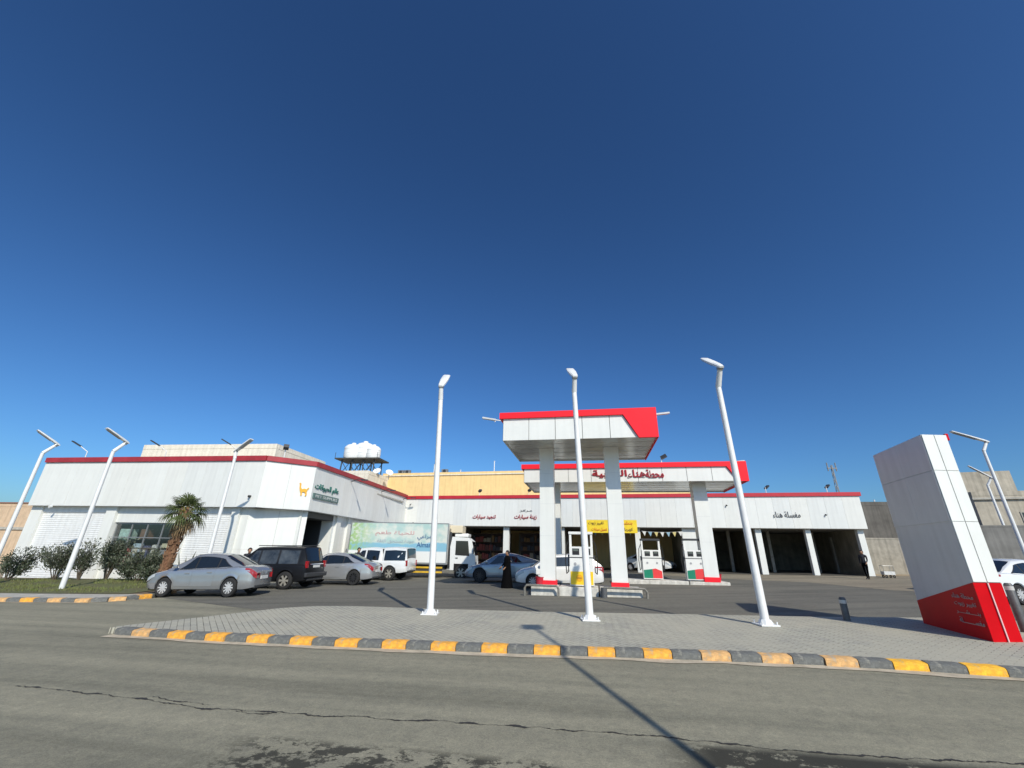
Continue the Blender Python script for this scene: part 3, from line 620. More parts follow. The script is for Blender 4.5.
slab(sh_, 'roof', lf[0]+Vector((.3, .3)), Vector((lf[2].x-.2, lf[0].y+.3)), 5.6, 5.72, 1.5, 16, M_conc)
slab(sh_, 'west_wall', lf[0]+Vector((.0, 16)), lf[0]+Vector((0, .26)), -1, ZR-.02, 0, .3, M_white)
# camel emblem, lettering and sign box at the corner
def camel(root, loc, ang, m):
    o = MB().prism([(-.30, .42), (-.24, .46), (-.17, .40), (-.16, .18), (-.08, .05), (.08, .10), (.20, .06), (.30, .18), (.36, .16), (.27, .0), (.24, -.12), (.28, -.26), (.25, -.38), (.17, -.38), (.18, -.22), (.1, -.13), (-.03, -.14), (-.02, -.36), (-.1, -.38), (-.12, -.2), (-.2, -.04), (-.25, .15), (-.26, .36)], -.03, 0).build('emblem', m, root)
    o.location = loc; o.rotation_euler = (0, 0, ang); o.scale = (.85, 1, .85)
d = (lf[2]-lf[1]).normalized(); p_ = lf[1]+d*(Lc-.48); camel(sh_, (p_.x+.02*d.y, p_.y-.02*d.x, 4.72), atan2(d.y, d.x), mat('emblem_yellow', (.75, .40, .03), .5))
M_teal = mat('teal_lettering', (.03, .14, .12), .5); d = (lf[3]-lf[2]).normalized(); ang = atan2(d.y, d.x)
def on_inner(s, z, out=.03): q = lf[2]+d*s; return (q.x+d.y*out, q.y-d.x*out, z)
lettering('عالم الحيوانات', 2.75, M_teal, sh_, on_inner(1.6, 4.98), ang, .46, .05, bold=.01)
sb_ = MB().bbox(-1.45, 1.45, -.08, 0, -.15, .15, .01).build('sign_box', mat('teal_box', (.10, .17, .16), .5), sh_); sb_.location = on_inner(1.6, 4.48, .0); sb_.rotation_euler = (0, 0, ang)
lettering('PET SUPPLIES', 2.5, mat('sign_white', (.6, .62, .6), .5), sb_, (0, -.085, 0), 0, .15, .01, False)
for s in (4.4, 9.6, 14.6):
    b = MB(); b.tube([(0, .02, 5.9), (0, -.5, 6.1), (0, -.9, 6.05)], .028, 6); o = b.build('wall_lamp_arm', M_dark, sh_); q = on_inner(s, 0); o.location = q; o.rotation_euler = (0, 0, ang)
    MB().cbox((0, -.95, 6.03), (.16, .42, .07)).build('wall_lamp_head', M_dark, o)
for s, zz in ((1.7, 3.58), (10.9, 3.58), (14.1, 4.2)):
    p_ = lo(*LB, s, s+.1, -.06)[0]; o = MB().tube([(0, .06, 0), (0, -.08, -.03)], [.05, .07], 8).build('security_camera', M_dark if s > 12 else M_white2, sh_); o.location = (p_.x, p_.y, zz)
# goods in the shop window
cat_cols = [('pale_green', (.45, .6, .55)), ('red_goods', (.45, .04, .06)), ('pale_blue', (.4, .5, .58)), ('navy_goods', (.05, .07, .16)), ('white_goods', (.6, .6, .58)), ('grey_goods', (.3, .31, .33)), ('cream_goods', (.62, .58, .42)), ('brown_goods', (.2, .11, .07))]
A = sh_.rotation_euler.z; base = Vector(FA); ux = Vector((cos(A), sin(A))); uy = Vector((-sin(A), cos(A)))
for i, (s, dep, z, w, h, c, what, lab) in enumerate((
    (6.1, 1.3, 1.85, .75, .6, 0, 'carton', 'pale green carton high in the shop window'), (6.25, 1.0, .55, .8, .9, 1, 'sack', 'red sack at the lower left of the shop window'),
    (7.05, 1.2, .95, .5, .75, 2, 'sack', 'pale blue sack beside the red sack in the shop window'), (7.55, 1.3, .9, .4, .7, 3, 'sack', 'navy sack in the middle of the shop window'),
    (8.2, 1.25, .95, .45, .7, 4, 'sack', 'white sack right of centre in the shop window'), (9.0, 1.1, 1.5, .55, .22, 6, 'carton', 'cream carton at the right of the shop window'),
    (9.0, 1.15, 1.1, .62, .3, 5, 'carton', 'grey carton under the cream carton in the shop window'), (7.2, 1.6, 1.95, .5, .5, 7, 'carton', 'brown carton on the upper shelf in the shop window'))):
    q = base + ux*(s+.25) + uy*(dep*.35+.42); o = thing(what, lab, 'bag' if what == 'sack' else 'box', q.x, q.y, z, A)
    m_ = mat(cat_cols[c][0], cat_cols[c][1], .6, var=.3, vscale=6)
    if what == 'sack': MB().bbox(-w/2, w/2, -.14, .14, 0, h, .07).build('bag_body', m_, o, 60); MB().box(-w*.3, w*.3, -.146, -.141, h*.3, h*.7).build('print', mat('bag_print', (.55, .53, .45), .6), o)
    else: MB().bbox(-w/2, w/2, -.2, .2, 0, h, .01).build('box_body', m_, o); MB().box(-w*.5-.001, w*.5+.001, -.05, .05, h-.01, h+.003).build('tape', mat('tape', (.5, .4, .25), .4), o)
shf = thing('display_shelf', 'dark display shelf inside the shop window', 'shelf', *(base+ux*5.9+uy*.66), .3, A)
for z in (.2, .6, 1.15, 1.6): MB().box(0, 3.75, 0, .75, z, z+.035).build('shelf_board', M_in, shf)
for x in (0, 1.85, 3.7): MB().box(x, x+.05, .7, .75, -.1, 2.2).build('upright', M_in, shf)

# ---- service building with the wash and repair bays
MA, MBp = (-9.6, 40.3), (26.0, 31.8); mrz = atan2(MBp[1]-MA[1], MBp[0]-MA[0]); ML = 36.6
sv = thing('service_building', 'long white clad service building with open bays and red roof edge', 'building', MA[0], MA[1], 0, mrz)
ZB2, ZT2, ZR2 = 3.70, 6.02, 6.3
wall_pieces(sv, 'cladding_panel', (0, 0), (ML, 0), ZB2, ZT2, 31, M_white)
MB().box(0, ML, .035, .4, ZB2+.02, ZT2).build('upper_wall', M_seam, sv)
MB().box(-.1, ML+.12, -.09, .25, ZT2+.002, ZR2).build('roof_trim', M_red, sv)
MB().box(ML-.05, ML+.12, .251, 9, ZT2+.002, ZR2).build('roof_trim', M_red, sv)
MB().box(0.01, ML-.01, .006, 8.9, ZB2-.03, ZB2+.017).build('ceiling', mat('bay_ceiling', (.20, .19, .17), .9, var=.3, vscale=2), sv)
wall_pieces(sv, 'side_panel', (ML, 0.03), (ML, 9), ZB2, ZT2, 7, M_white)
MB().box(0, ML-.1, .4, 9, 5.85, 5.95).build('roof', M_conc, sv)
COLS = [(9.3, 9.8), (20.3, 20.72), (29.2, 29.62), (32.63, 32.98), (36.02, 36.42)]
for s0, s1 in COLS: MB().bbox(s0, s1, .32, .72, -.6, ZB2-.03, .01).build('column', M_white, sv)
for s0, s1 in ((0.0, 4.9), (12.75, 14.6), (23.9, 25.2)):
    wall_pieces(sv, 'wall_panel', (s0, .3), (s1, .3), -.5, ZB2-.03, max(1, round((s1-s0)/1.2)), M_white, rows=2); MB().box(s0, s1, .34, .75, -.6, ZB2-.035).build('pier', M_seam, sv)
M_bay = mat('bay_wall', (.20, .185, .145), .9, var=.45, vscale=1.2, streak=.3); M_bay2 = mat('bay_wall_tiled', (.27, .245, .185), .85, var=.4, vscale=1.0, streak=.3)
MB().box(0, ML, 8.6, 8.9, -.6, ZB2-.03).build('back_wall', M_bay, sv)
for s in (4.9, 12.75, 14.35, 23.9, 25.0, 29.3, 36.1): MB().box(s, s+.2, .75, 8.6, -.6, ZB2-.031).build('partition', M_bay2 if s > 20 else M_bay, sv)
for s, d_ in ((27.9, 3.6), (31.0, 3.8), (34.4, 4.2)): MB().box(s, s+.22, d_, d_+.22, -.6, ZB2-.032).build('inner_pillar', mat('inner_pillar', (.28, .26, .22), .8, var=.3), sv)
# bay floors follow the ground
bf = MB(); pts = [(s, y) for y in (0.0, 8.6) for s in (0, ML)]; wv = []
for s, y in pts: X = MA[0]+s*cos(mrz)-y*sin(mrz); Yw = MA[1]+s*sin(mrz)+y*cos(mrz); wv.append((s, y, gz(X, Yw)+.014))
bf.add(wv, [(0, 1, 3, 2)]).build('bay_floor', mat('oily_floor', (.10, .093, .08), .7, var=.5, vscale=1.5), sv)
# lettering on the band
lettering('تنجيد سيارات', 2.1, M_rl, sv, (7.62, -.04, 4.45), 0, .42, .04, bold=.012); lettering('زينة سيارات', 1.95, M_rl, sv, (11.32, -.04, 4.45), 0, .42, .04, bold=.012)
lettering('مركز', 1.1, mat('grey_lettering', (.22, .22, .21), .5), sv, (11.35, -.03, 4.98), 0, .2, .03)
lettering('مغسلة هناء', 1.85, mat('dark_lettering', (.10, .10, .10), .5), sv, (31.5, -.03, 4.68), 0, .46, .03)
for s, z in ((.9, 3.95), (2.2, 3.9), (27.4, 5.4), (34.1, 4.7)): MB().tube([(s, -.01, z), (s, -.14, z-.05)], [.04, .055], 8).build('security_camera', M_dark, sv)
MB().bbox(13.9, 14.3, .12, .3, 1.4, 1.8, .02).build('meter_box', M_grey, sv)
for s in (.5,): 
    MB().tube([(s, -.02, 5.6), (s, -.3, 5.45)], .03, 6).build('wall_lamp', M_dark, sv)
# shelving and tyres glimpsed in the left bays
def bay_pt(s, y): X = MA[0]+s*cos(mrz)-y*sin(mrz); Yw = MA[1]+s*sin(mrz)+y*cos(mrz); return X, Yw
for k_, (s0, s1, lab, c0) in enumerate(((5.3, 9.1, 'rack of dark red car mats and rolls in the bay behind the truck cab', (.13, .045, .035)), (10.0, 12.6, 'brown wooden rack of car trimmings in the bay behind the person', (.16, .08, .035)))):
    X, Yw = bay_pt(s0, 3.8); rk = thing('storage_rack', lab, 'rack', X, Yw, gz(X, Yw), mrz); w = s1-s0
    for z in (0, .75, 1.5, 2.25, 3.0): MB().box(0, w, 0, .5, z+.02, z+.06).build('shelf_board', mat('rack_board', (.12, .07, .04), .8, var=.3), rk)
    for x in (0, w/2, w-.06): MB().box(x, x+.06, .02, .08, 0, 3.1).build('upright', M_dark, rk)
    rr = random.Random(k_+3)
    for z in (.06, .81, 1.56, 2.31):
        x = .08
        while x < w-.4:
            q = rr.uniform(.22, .42); c = [c0, (.2, .11, .04), (.05, .05, .06), (.24, .05, .04), (.3, .25, .18)][rr.randrange(5)]
            MB().bbox(x, x+q-.03, .08, .46, z+.001, z+rr.uniform(.3, .6), .02).build('stored_roll', mat('goods_%.2f_%.2f' % (c[0], c[1]), c, .7), rk); x += q
    MB().box(0, w, .5, .52, .0, 3.1).build('back_board', mat('rack_back', (.22, .10, .035) if k_ else (.06, .04, .035), .8, var=.4, vscale=2), rk)
# yellow banner and pennants
X, Yw = bay_pt(18.45, -.06); bn = thing('banner', 'yellow banner with red and dark Arabic lettering hung on the service building', 'banner', X, Yw, 0, mrz)
cl = MB(); NX, NZ = 14, 5
cl.add([(-2.05+4.1*i/NX, .012*sin(i*1.7+j), 3.24+1.0*j/NZ - (.13 if i < 4 and j == 0 and False else 0)) for j in range(NZ+1) for i in range(NX+1)], [(j*(NX+1)+i, j*(NX+1)+i+1, (j+1)*(NX+1)+i+1, (j+1)*(NX+1)+i) for j in range(NZ) for i in range(NX)])
cl.build('cloth', mat('yellow_vinyl', (.85, .62, .03), .5, var=.1), bn, 60)
MB().box(-2.05, 2.05, .02, .05, 4.24, 4.28).build('batten', M_grey, bn)
lettering('تغيير زيوت', 1.25, mat('banner_dark', (.12, .05, .03), .6), bn, (-1.2, -.03, 3.98), 0, .3, .01); lettering('غسيل سيارات', 1.25, mat('banner_red', (.6, .05, .02), .6), bn, (-.95, -.03, 3.5), 0, .3, .01)
lettering('بنشر', .8, mat('banner_red', (.6, .05, .02), .6), bn, (1.3, -.03, 3.98), 0, .3, .01); lettering('كهرباء', .8, mat('banner_dark', (.1, .05, .03), .6), bn, (1.3, -.03, 3.5), 0, .3, .01)
def pennants(lab, s0, s1, z, n, sag):
    X, Yw = bay_pt(s0, .2); t = thing('pennant_string', lab, 'bunting', X, Yw, 0, mrz, 'strings of pennants in the bays'); L = s1-s0
    def zz(u): return z - sag*4*u*(1-u)
    MB().tube([(L*i/12, 0, zz(i/12)) for i in range(13)], .008, 4).build('cord', M_white2, t)
    for i in range(n):
        u = (i+.5)/n; x = L*u; w = .15; m_ = mat('pennant_%d' % (i % 3), ((.65, .65, .62), (.25, .4, .5), (.6, .5, .2))[i % 3], .7)
        MB().prism([(x-w, zz(u)), (x+w, zz(u)), (x+.02, zz(u)-.36)], -.004, .004).build('pennant', m_, t)
pennants('string of small white and coloured pennants across the bay left of the pumps', 16.3, 20.2, 3.45, 7, .1)
pennants('string of small white and coloured pennants across the bay above the rear pumps', 20.8, 24.0, 3.42, 7, .08)
# ------------------------------------------------------------------ vehicles
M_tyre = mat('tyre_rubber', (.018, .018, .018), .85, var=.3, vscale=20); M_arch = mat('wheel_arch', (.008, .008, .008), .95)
M_alloy = mat('alloy', (.66, .66, .66), .3, metal=.4); M_alloyd = mat('dark_alloy', (.03, .03, .032), .4, metal=.3); M_alloyg = mat('dusty_alloy', (.38, .36, .31), .5, metal=.4)
M_cglass = mat('car_glass', (.010, .013, .015), .03, spec=.9); M_tail = mat('tail_lamp', (.30, .008, .012), .15, coat=.6); M_head = mat('head_lamp', (.45, .47, .48), .08, spec=.9, coat=.8)
M_plate = mat('number_plate', (.62, .62, .6), .5); M_chrome = mat('chrome', (.6, .6, .6), .12, metal=1.0)
def paint(name, col, metal=.35, rough=.32): return mat(name, col, rough*.8, metal=metal, var=.05, vscale=3, coat=1.0)
def lerp_prof(P, x):
    if x <= P[0][0]: return P[0][1]
    for (a, za), (b, zb_) in zip(P[:-1], P[1:]):
        if x <= b:
            t_ = (x-a)/(b-a); t_ = t_*t_*(3-2*t_)*.45 + t_*.55; return za+(zb_-za)*t_
    return P[-1][1]
def wheel(root, x, y, r, w, side, rim_m, spokes=10):
    prof = [(r*.62, -w/2), (r*.9, -w/2), (r*.985, -w*.36), (r, -w*.2), (r, w*.2), (r*.985, w*.36), (r*.9, w/2), (r*.62, w/2)]
    wh = MB().lathe(prof, 28, (0, 0, 0), 'y').build('wheel', M_tyre, root, 45, fix=True); wh.location = (x, y, r)
    o = side; b = MB()
    b.lathe([(r*.66, -o*0), (r*.66, o*w*.46), (r*.6, o*w*.48), (r*.58, o*w*.3), (r*.56, o*w*.1), (0, o*w*.1)], 28, (0, 0, 0), 'y')
    rim = b.build('rim', M_arch if rim_m is not M_alloyd else M_arch, wh, 45)
    sp = MB(); yy0, yy1 = sorted((o*w*.28, o*w*.44))
    for k in range(spokes):
        a = 2*pi*k/spokes; c, s_ = cos(a), sin(a); r1, r2, h1, h2 = r*.08, r*.62, r*.085, r*(.07 if spokes > 7 else .13)
        P = [(r1*c-h1*s_, r1*s_+h1*c), (r2*c-h2*s_, r2*s_+h2*c), (r2*c+h2*s_, r2*s_-h2*c), (r1*c+h1*s_, r1*s_-h1*c)]
        sp.add([(p[0], yy0, p[1]) for p in P]+[(p[0], yy1, p[1]) for p in P], [(0, 1, 2, 3), (7, 6, 5, 4), (0, 4, 5, 1), (1, 5, 6, 2), (2, 6, 7, 3), (3, 7, 4, 0)])
    sp.lathe([(r*.68, o*w*.36), (r*.68, o*w*.49), (r*.6, o*w*.49), (r*.6, o*w*.36)], 28, (0, 0, 0), 'y'); sp.lathe([(r*.17, o*w*.3), (r*.15, o*w*.47), (0, o*w*.48)], 14, (0, 0, 0), 'y')
    sp.build('spokes', rim_m, wh, 40, fix=True)
    return wh
def car(name, label, cat, x, y, rz, sp, group='cars on the forecourt', scale=(1, 1, 1)):
    t = thing(name, label, cat, x, y, None, rz, group, tilt=True); t.matrix_world = t.matrix_world @ Matrix.Diagonal((*scale, 1))
    L, Wd = sp['L'], sp['W']; hl = L/2; r = sp['r']; wx = sp['wx']; m = sp['paint']; sill = sp.get('sill', .21); deck = sp['deck']; Rr = r*1.13
    taper = sp.get('taper', .2)
    def hw(x_):
        u = x_/hl; e = max(0, (abs(u)-.55)/.45); return Wd/2*(1-taper*e**2.4)
    def zb_(x_):
        z = sill + (.06*max(0, (abs(x_)/hl-.85)/.15))
        for c in wx:
            if abs(x_-c) < Rr: z = max(z, r*.98 + sqrt(Rr*Rr-(x_-c)**2))
        return z
    st = {-hl, -hl+.03, -hl+.1, -hl+.25, hl, hl-.03, hl-.1, hl-.25}
    for c in wx:
        for k in range(13): st.add(c - Rr*1.0001*cos(pi*k/12))
    k_ = -hl+.25
    while k_ < hl-.25: st.add(round(k_, 3)); k_ += .14
    st = sorted(st); ring = []; bulge = sp.get('bulge', 1.0)
    def sect(x_):
        w_ = hw(x_); zd = lerp_prof(deck, x_); z0 = min(zb_(x_), zd-.12); e = 1.0
        edge = min(abs(x_+hl), abs(x_-hl))
        if edge < .1: e = 1-.16*(1-edge/.1)**2; zd = zd-.05*(1-edge/.1)**2
        zmid = max(z0+.04, sill+(zd-sill)*.42); zsh = max(zmid+.03, zd-.12)
        return [(w_*e*.95, z0), (w_*e*.995, min(zmid-.01, z0+.1)), (w_*e, zmid), (w_*e*.975, (zmid+zsh)/2), (w_*e*.985, zsh), (w_*e*.95, zd-.035), (w_*e*.88, zd), (w_*e*.5, zd+.03), (0, zd+.04)]
    b = MB(); vs = []
    for x_ in st:
        s_ = sect(x_); vs += [(x_, -yy, zz) for yy, zz in s_] + [(x_, yy, zz) for yy, zz in s_[-2::-1]]
    n = 17; fs = [(i*n+j, (i+1)*n+j, (i+1)*n+j+1, i*n+j+1) for i in range(len(st)-1) for j in range(n-1)]
    fs += [tuple(range(n)), tuple((len(st)-1)*n+j for j in range(n))[::-1]]
    b.add(vs, fs); body = b.build('body', m, t, 32, fix=True)
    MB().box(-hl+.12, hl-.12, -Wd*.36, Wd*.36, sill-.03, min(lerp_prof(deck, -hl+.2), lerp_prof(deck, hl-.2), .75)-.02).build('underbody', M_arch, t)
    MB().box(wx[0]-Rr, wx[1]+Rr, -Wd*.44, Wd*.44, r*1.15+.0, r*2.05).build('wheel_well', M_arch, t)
    # greenhouse
    def cabin(cb, nm='cabin', glassn=True):
        xf0, xf1, xr1, xr0, zr, wr = cb['xf0'], cb['xf1'], cb['xr1'], cb['xr0'], cb['zr'], cb['wr']; zbl = lambda x_: lerp_prof(deck, x_)+cb.get('lift', 0)-.01
        xs_ = [xr0, xr1, xr1*.5+xf1*.5, xf1, xf0]; zs_ = [zbl(xr0)+cb.get('rear_h', .02), zr-cb.get('rdrop', .05), zr, zr-.035, zbl(xf0)+.02]
        wt = [hw(xr0)*.80 if not cb.get('boxy') else wr, wr, wr, wr*.98, hw(xf0)*.80]
        G_ = []
        for x_, z_, w_ in zip(xs_, zs_, wt):
            wbm = hw(x_)*.915; end = abs(z_-zbl(x_)) < .06
            G_.append([(x_, wbm, zbl(x_)-.04), (x_, w_ if not end else wbm*.97, z_-(.05 if not end else .01)), (x_, w_*.86, z_-.005), (x_, w_*.45, z_+.018), (x_, 0, z_+.024)])
        b = MB(); vs = []
        for s_ in G_: vs += [(p[0], -p[1], p[2]) for p in s_] + [(p[0], p[1], p[2]) for p in s_[-2::-1]]
        n = 9; b.add(vs, [(i*n+j, (i+1)*n+j, (i+1)*n+j+1, i*n+j+1) for i in range(4) for j in range(n-1)] + [tuple(range(n)), tuple(4*n+j for j in range(n))[::-1]])
        cab = b.build(nm, m, t, 38, fix=True)
        V = lambda p: Vector(p)
        def quadpatch(A, B, C, D, u0, u1, v0, v1, off, nme, mt, par=cab, nu=4):
            """A,B lower edge, D,C upper edge; inset patch pushed out along its normal"""
            A, B, C, D = map(V, (A, B, C, D)); P = lambda u, v: (A*(1-u)+B*u)*(1-v)+(D*(1-u)+C*u)*v
            nn = (B-A).cross(D-A).normalized(); ce = P(.5, .5)
            if nn.dot(ce-Vector((ce.x*.7, 0, .6))) < 0: nn = -nn
            pts = [P(u0+(u1-u0)*i/nu, v) + nn*off for v in (v0, v1) for i in range(nu+1)]
            return MB().add(pts, [(i, i+1, nu+2+i, nu+1+i) for i in range(nu)]).build(nme, mt, par, fix=False)
        # windscreen and rear window follow the cabin's own faces (left half, right half mirrored into one sheet)
        def screen(i0, i1, nme, ins):
            lo_, hi_ = G_[i0], G_[i1]; pts = []; rows = (.07, .5, .93) 
            for v in rows:
                row = []
                for j in (1, 2, 3, 4):
                    a_, c_ = V(lo_[j]), V(hi_[j]); q = a_.lerp(c_, v); q.y *= (ins if j == 1 else 1); row.append(q)
                row = [Vector((q.x, -q.y, q.z)) for q in row] + row[-2::-1]; pts.append(row)
            d_ = V(hi_[4])-V(lo_[4]); nn = Vector((d_.z, 0, -d_.x)).normalized(); nn = nn if nn.z > -.2 and (nn.x > 0) == (i0 == 4) else -nn
            if nn.z < 0: nn = -nn
            b = MB(); b.add([q+nn*.008 for row in pts for q in row], [(k*7+j, k*7+j+1, (k+1)*7+j+1, (k+1)*7+j) for k in range(2) for j in range(6)]); b.build(nme, M_cglass, cab, 60)
        screen(4, 3, 'windscreen', .93)
        if cb.get('rear_glass', True):
            screen(0, 1, 'rear_window', .93 if not cb.get('boxy') else .9)
        # side windows: polygons in (x, v) on the ruled side surface
        def side_pt(x_, v, sgn):
            k = 0
            for i in range(4):
                if xs_[i] <= x_ <= xs_[i+1]: k = i; break
            u = (x_-xs_[k])/(xs_[k+1]-xs_[k]); a_ = V(G_[k][0]).lerp(V(G_[k+1][0]), u); c_ = V(G_[k][1]).lerp(V(G_[k+1][1]), u); q = a_.lerp(c_, v); return Vector((q.x, sgn*(q.y+.008), q.z))
        for sgn in (-1, 1):
            for pi_, poly in enumerate(cb['windows'] + ([cb['surround']] if 'surround' in cb else [])):
                sur = pi_ == len(cb['windows'])
                pts = []
                for (x_, v), (x2, v2) in zip(poly, poly[1:]+poly[:1]):
                    for k in range(4): q = side_pt(x_+(x2-x_)*k/4, v+(v2-v)*k/4, sgn); q.y += sgn*(-.003 if sur else .004); pts.append(q)
                bmw = bmesh.new(); vv = [bmw.verts.new(p) for p in pts]; bmw.faces.new(vv); bmesh.ops.triangulate(bmw, faces=bmw.faces[:]); wn = 'window_surround' if sur else 'side_window'; me = bpy.data.meshes.new(wn); bmw.to_mesh(me); bmw.free(); me.materials.append(M_black if sur else sp.get('glass', M_cglass)); link(wn, me, cab)
        return cab
    for cb in sp['cabins']: cabin(cb, cb.get('name', 'cabin'))
    # doors: raised skins on the body side, with handles
    for (x0, x1) in sp['doors']:
        for sgn in (-1, 1):
            b = MB(); pts = []; nx = 5
            for i in range(nx+1):
                x_ = x0+(x1-x0)*i/nx; s_ = sect(x_)[1:6]
                pts += [(x_, sgn*(yy+.007), zz) for yy, zz in s_]
            b.add(pts, [(i*5+j, i*5+j+1, (i+1)*5+j+1, (i+1)*5+j) for i in range(nx) for j in range(4)])
            dd = b.build('door', m, t, 40)
            hx = x0+.12; zz = sect(hx)[4][1]-.02; MB().cbox((hx+.08, sgn*(hw(hx)*.985+.012), zz), (.2, .025, .035)).build('handle', sp.get('handle', m), dd)
    for c in wx:
        for sgn in (-1, 1): wheel(t, c, sgn*(Wd/2-.115), r, .215, sgn, sp['rim'], sp.get('spokes', 10))
    # lamps wrap round the corners: patches cut from the body surface
    def wrap(nme, x0, x1, j0, j1, mt, off=.02, f0=0.0, f1=1.0):
        for sgn in (-1, 1):
            b = MB(); pts = []; nx = 6
            for i in range(nx+1):
                x_ = x0+(x1-x0)*i/nx; s_ = sect(x_); a_ = s_[j0]; c_ = s_[j1]
                w0 = f0*(1-i/nx)*.9
                for v in (w0, .5+w0*.5, 1): pts.append((x_ + (off if x0 > 0 else -off), sgn*(a_[0]+(c_[0]-a_[0])*v+off), a_[1]+(c_[1]-a_[1])*v))
            fs = [(i*3+j, i*3+j+1, (i+1)*3+j+1, (i+1)*3+j) for i in range(nx) for j in range(2)]
            s_ = sect(hl if x0 > 0 else -hl); xe = (hl+off) if x0 > 0 else (-hl-off); o_ = len(pts)
            za, zc = s_[j0][1], s_[j1][1]; yo = s_[j0][0]+off; yi = yo*sp.get('lamp_in', .62)
            if abs(x1) > hl-.02: pts += [(xe, sgn*yi, za+.02), (xe, sgn*yi, zc-.01)]; fs += [(nx*3, o_, o_+1, nx*3+2)]
            b.add(pts, fs); b.build(nme, mt, t, 50)
    if sp.get('lamps', True):
        wrap('headlight', hl-.42, hl-.002, 3, 5, M_head, f0=.5)
        if sp.get('tail_vert'):
            for sgn in (-1, 1): MB().bbox(-hl-.012, -hl+.1, sgn*(hw(-hl)*.86)-.07, sgn*(hw(-hl)*.86)+.07, sp['tail_vert'][0], sp['tail_vert'][1], .012).build('tail_light', M_tail, t)
        else: wrap('tail_light', -hl+.42, -hl+.002, 3, 5, M_tail, off=.014, f0=.75)
    for sgn in (-1, 1):
        mx_ = sp['cabins'][0]['xf0']-.42; zz = lerp_prof(deck, mx_)+.09
        MB().bbox(mx_-.09, mx_+.07, sgn*(Wd/2+.04)-.075, sgn*(Wd/2+.04)+.075, zz-.05, zz+.07, .03).build('mirror', sp.get('mirror', m), t, 50)
    # bumpers and plate
    zpl = sp.get('plate_z', .62)
    MB().bbox(-hl-.02, -hl+.03, -.26, .26, zpl-.055, zpl+.055, .004).build('number_plate', M_plate, t)
    MB().bbox(hl-.06, hl+.012, -Wd*.30, Wd*.30, .33, .52, .02).build('grille', M_black, t)
    MB().bbox(-hl-.015, -hl+.1, -Wd*.34, Wd*.34, sill+.02, sill+.12, .03).build('rear_bumper', sp.get('bumper', M_dark), t)
    for ext in sp.get('extra', []): ext(t)
    return t
M_silver = paint('silver_paint', (.37, .38, .39), .6, .3); M_silver2 = paint('silver_grey_paint', (.42, .43, .44), .5, .3); M_bluegrey = paint('blue_grey_paint', (.24, .275, .31), .4)
M_wpaint = paint('white_car_paint', (.72, .73, .72), 0, .3); M_bpaint = mat('black_car_paint', (.009, .0095, .011), .4, spec=.25, var=.2)
def sedan(p_, rim, **kw):
    d_ = dict(L=4.5, W=1.78, r=.315, wx=(-1.33, 1.37), paint=p_, rim=rim, sill=.26, deck=[(-2.25, .86), (-2.0, .98), (-1.5, 1.0), (-.9, .955), (.9, .90), (1.3, .885), (1.9, .78), (2.25, .62)],
      doors=[(-.62, .28), (.30, 1.28)], cabins=[dict(xf0=1.42, xf1=.42, xr1=-.72, xr0=-1.72, zr=1.425, wr=.60, rdrop=.045, windows=[[(.93, .14), (.30, .14), (.30, .88), (.42, .88)], [(.24, .14), (-.62, .16), (-.62, .86), (.24, .9)], [(-.68, .17), (-1.2, .3), (-.8, .82), (-.68, .86)]], surround=[(1.0, .11), (-.68, .13), (-1.28, .28), (-.82, .86), (.24, .93), (.44, .91)])])
    d_.update(kw); return d_
# silver sedan nearest, nose to the verge
car('parked_car', 'silver sedan with bright alloy wheels in front of the palm and shop', 'car', -11.4, 17.85, R(181), sedan(M_silver, M_alloy), scale=(.875, .95, 1.04))
suv = dict(L=4.65, W=1.86, r=.385, wx=(-1.38, 1.42), paint=M_bpaint, rim=M_alloyg, spokes=6, sill=.34, taper=.1, deck=[(-2.32, 1.05), (-2.0, 1.08), (.8, 1.06), (1.2, 1.05), (2.0, .98), (2.32, .80)], plate_z=.98, tail_vert=(.92, 1.22), bumper=M_dark, handle=M_dark,
    doors=[(-.85, .12), (.14, 1.05)], cabins=[dict(xf0=1.32, xf1=.40, xr1=-2.0, xr0=-2.26, zr=1.86, wr=.70, boxy=True, rear_h=.1, rdrop=.03, windows=[[(.98, .1), (.17, .1), (.17, .86), (.42, .86)], [(.08, .1), (-.8, .1), (-.8, .86), (.08, .86)], [(-.9, .1), (-1.85, .1), (-1.85, .86), (-.9, .86)]], surround=[(1.04, .07), (-1.9, .07), (-1.9, .89), (.42, .89)])])
def suv_extra(t):
    for sgn in (-1, 1): MB().tube([(.4, sgn*.66, 1.9), (-1.9, sgn*.66, 1.9)], .018, 6).build('roof_rail', M_dark, t)
    MB().bbox(-2.42, -2.28, -.85, .85, .52, .72, .04).build('step_bumper', M_dark, t); MB().box(-2.335, -2.32, -.55, .55, 1.06, 1.10).build('trim_strip', M_chrome, t)
    MB().bbox(.38, .46, -.55, -.3, 1.9, 1.93, .01).build('roof_marker', M_tail, t)
suv['extra'] = [suv_extra]; suv['glass'] = mat('wagon_glass', (.055, .06, .06), .03, spec=.9, var=.9, vscale=2.2)  # grey patches painted in for the bright wall seen through the windows
car('parked_car', 'black off-road wagon with dusty wheels parked at the shop entrance', 'car', -10.95, 21.25, R(172), suv, scale=(.95, .98, .94))
car('parked_car', 'silver sedan with black wheels between the black wagon and the white pickup', 'car', -8.75, 23.55, R(174), sedan(M_silver2, M_alloyd, r=.33), scale=(.95, .97, 1.03))
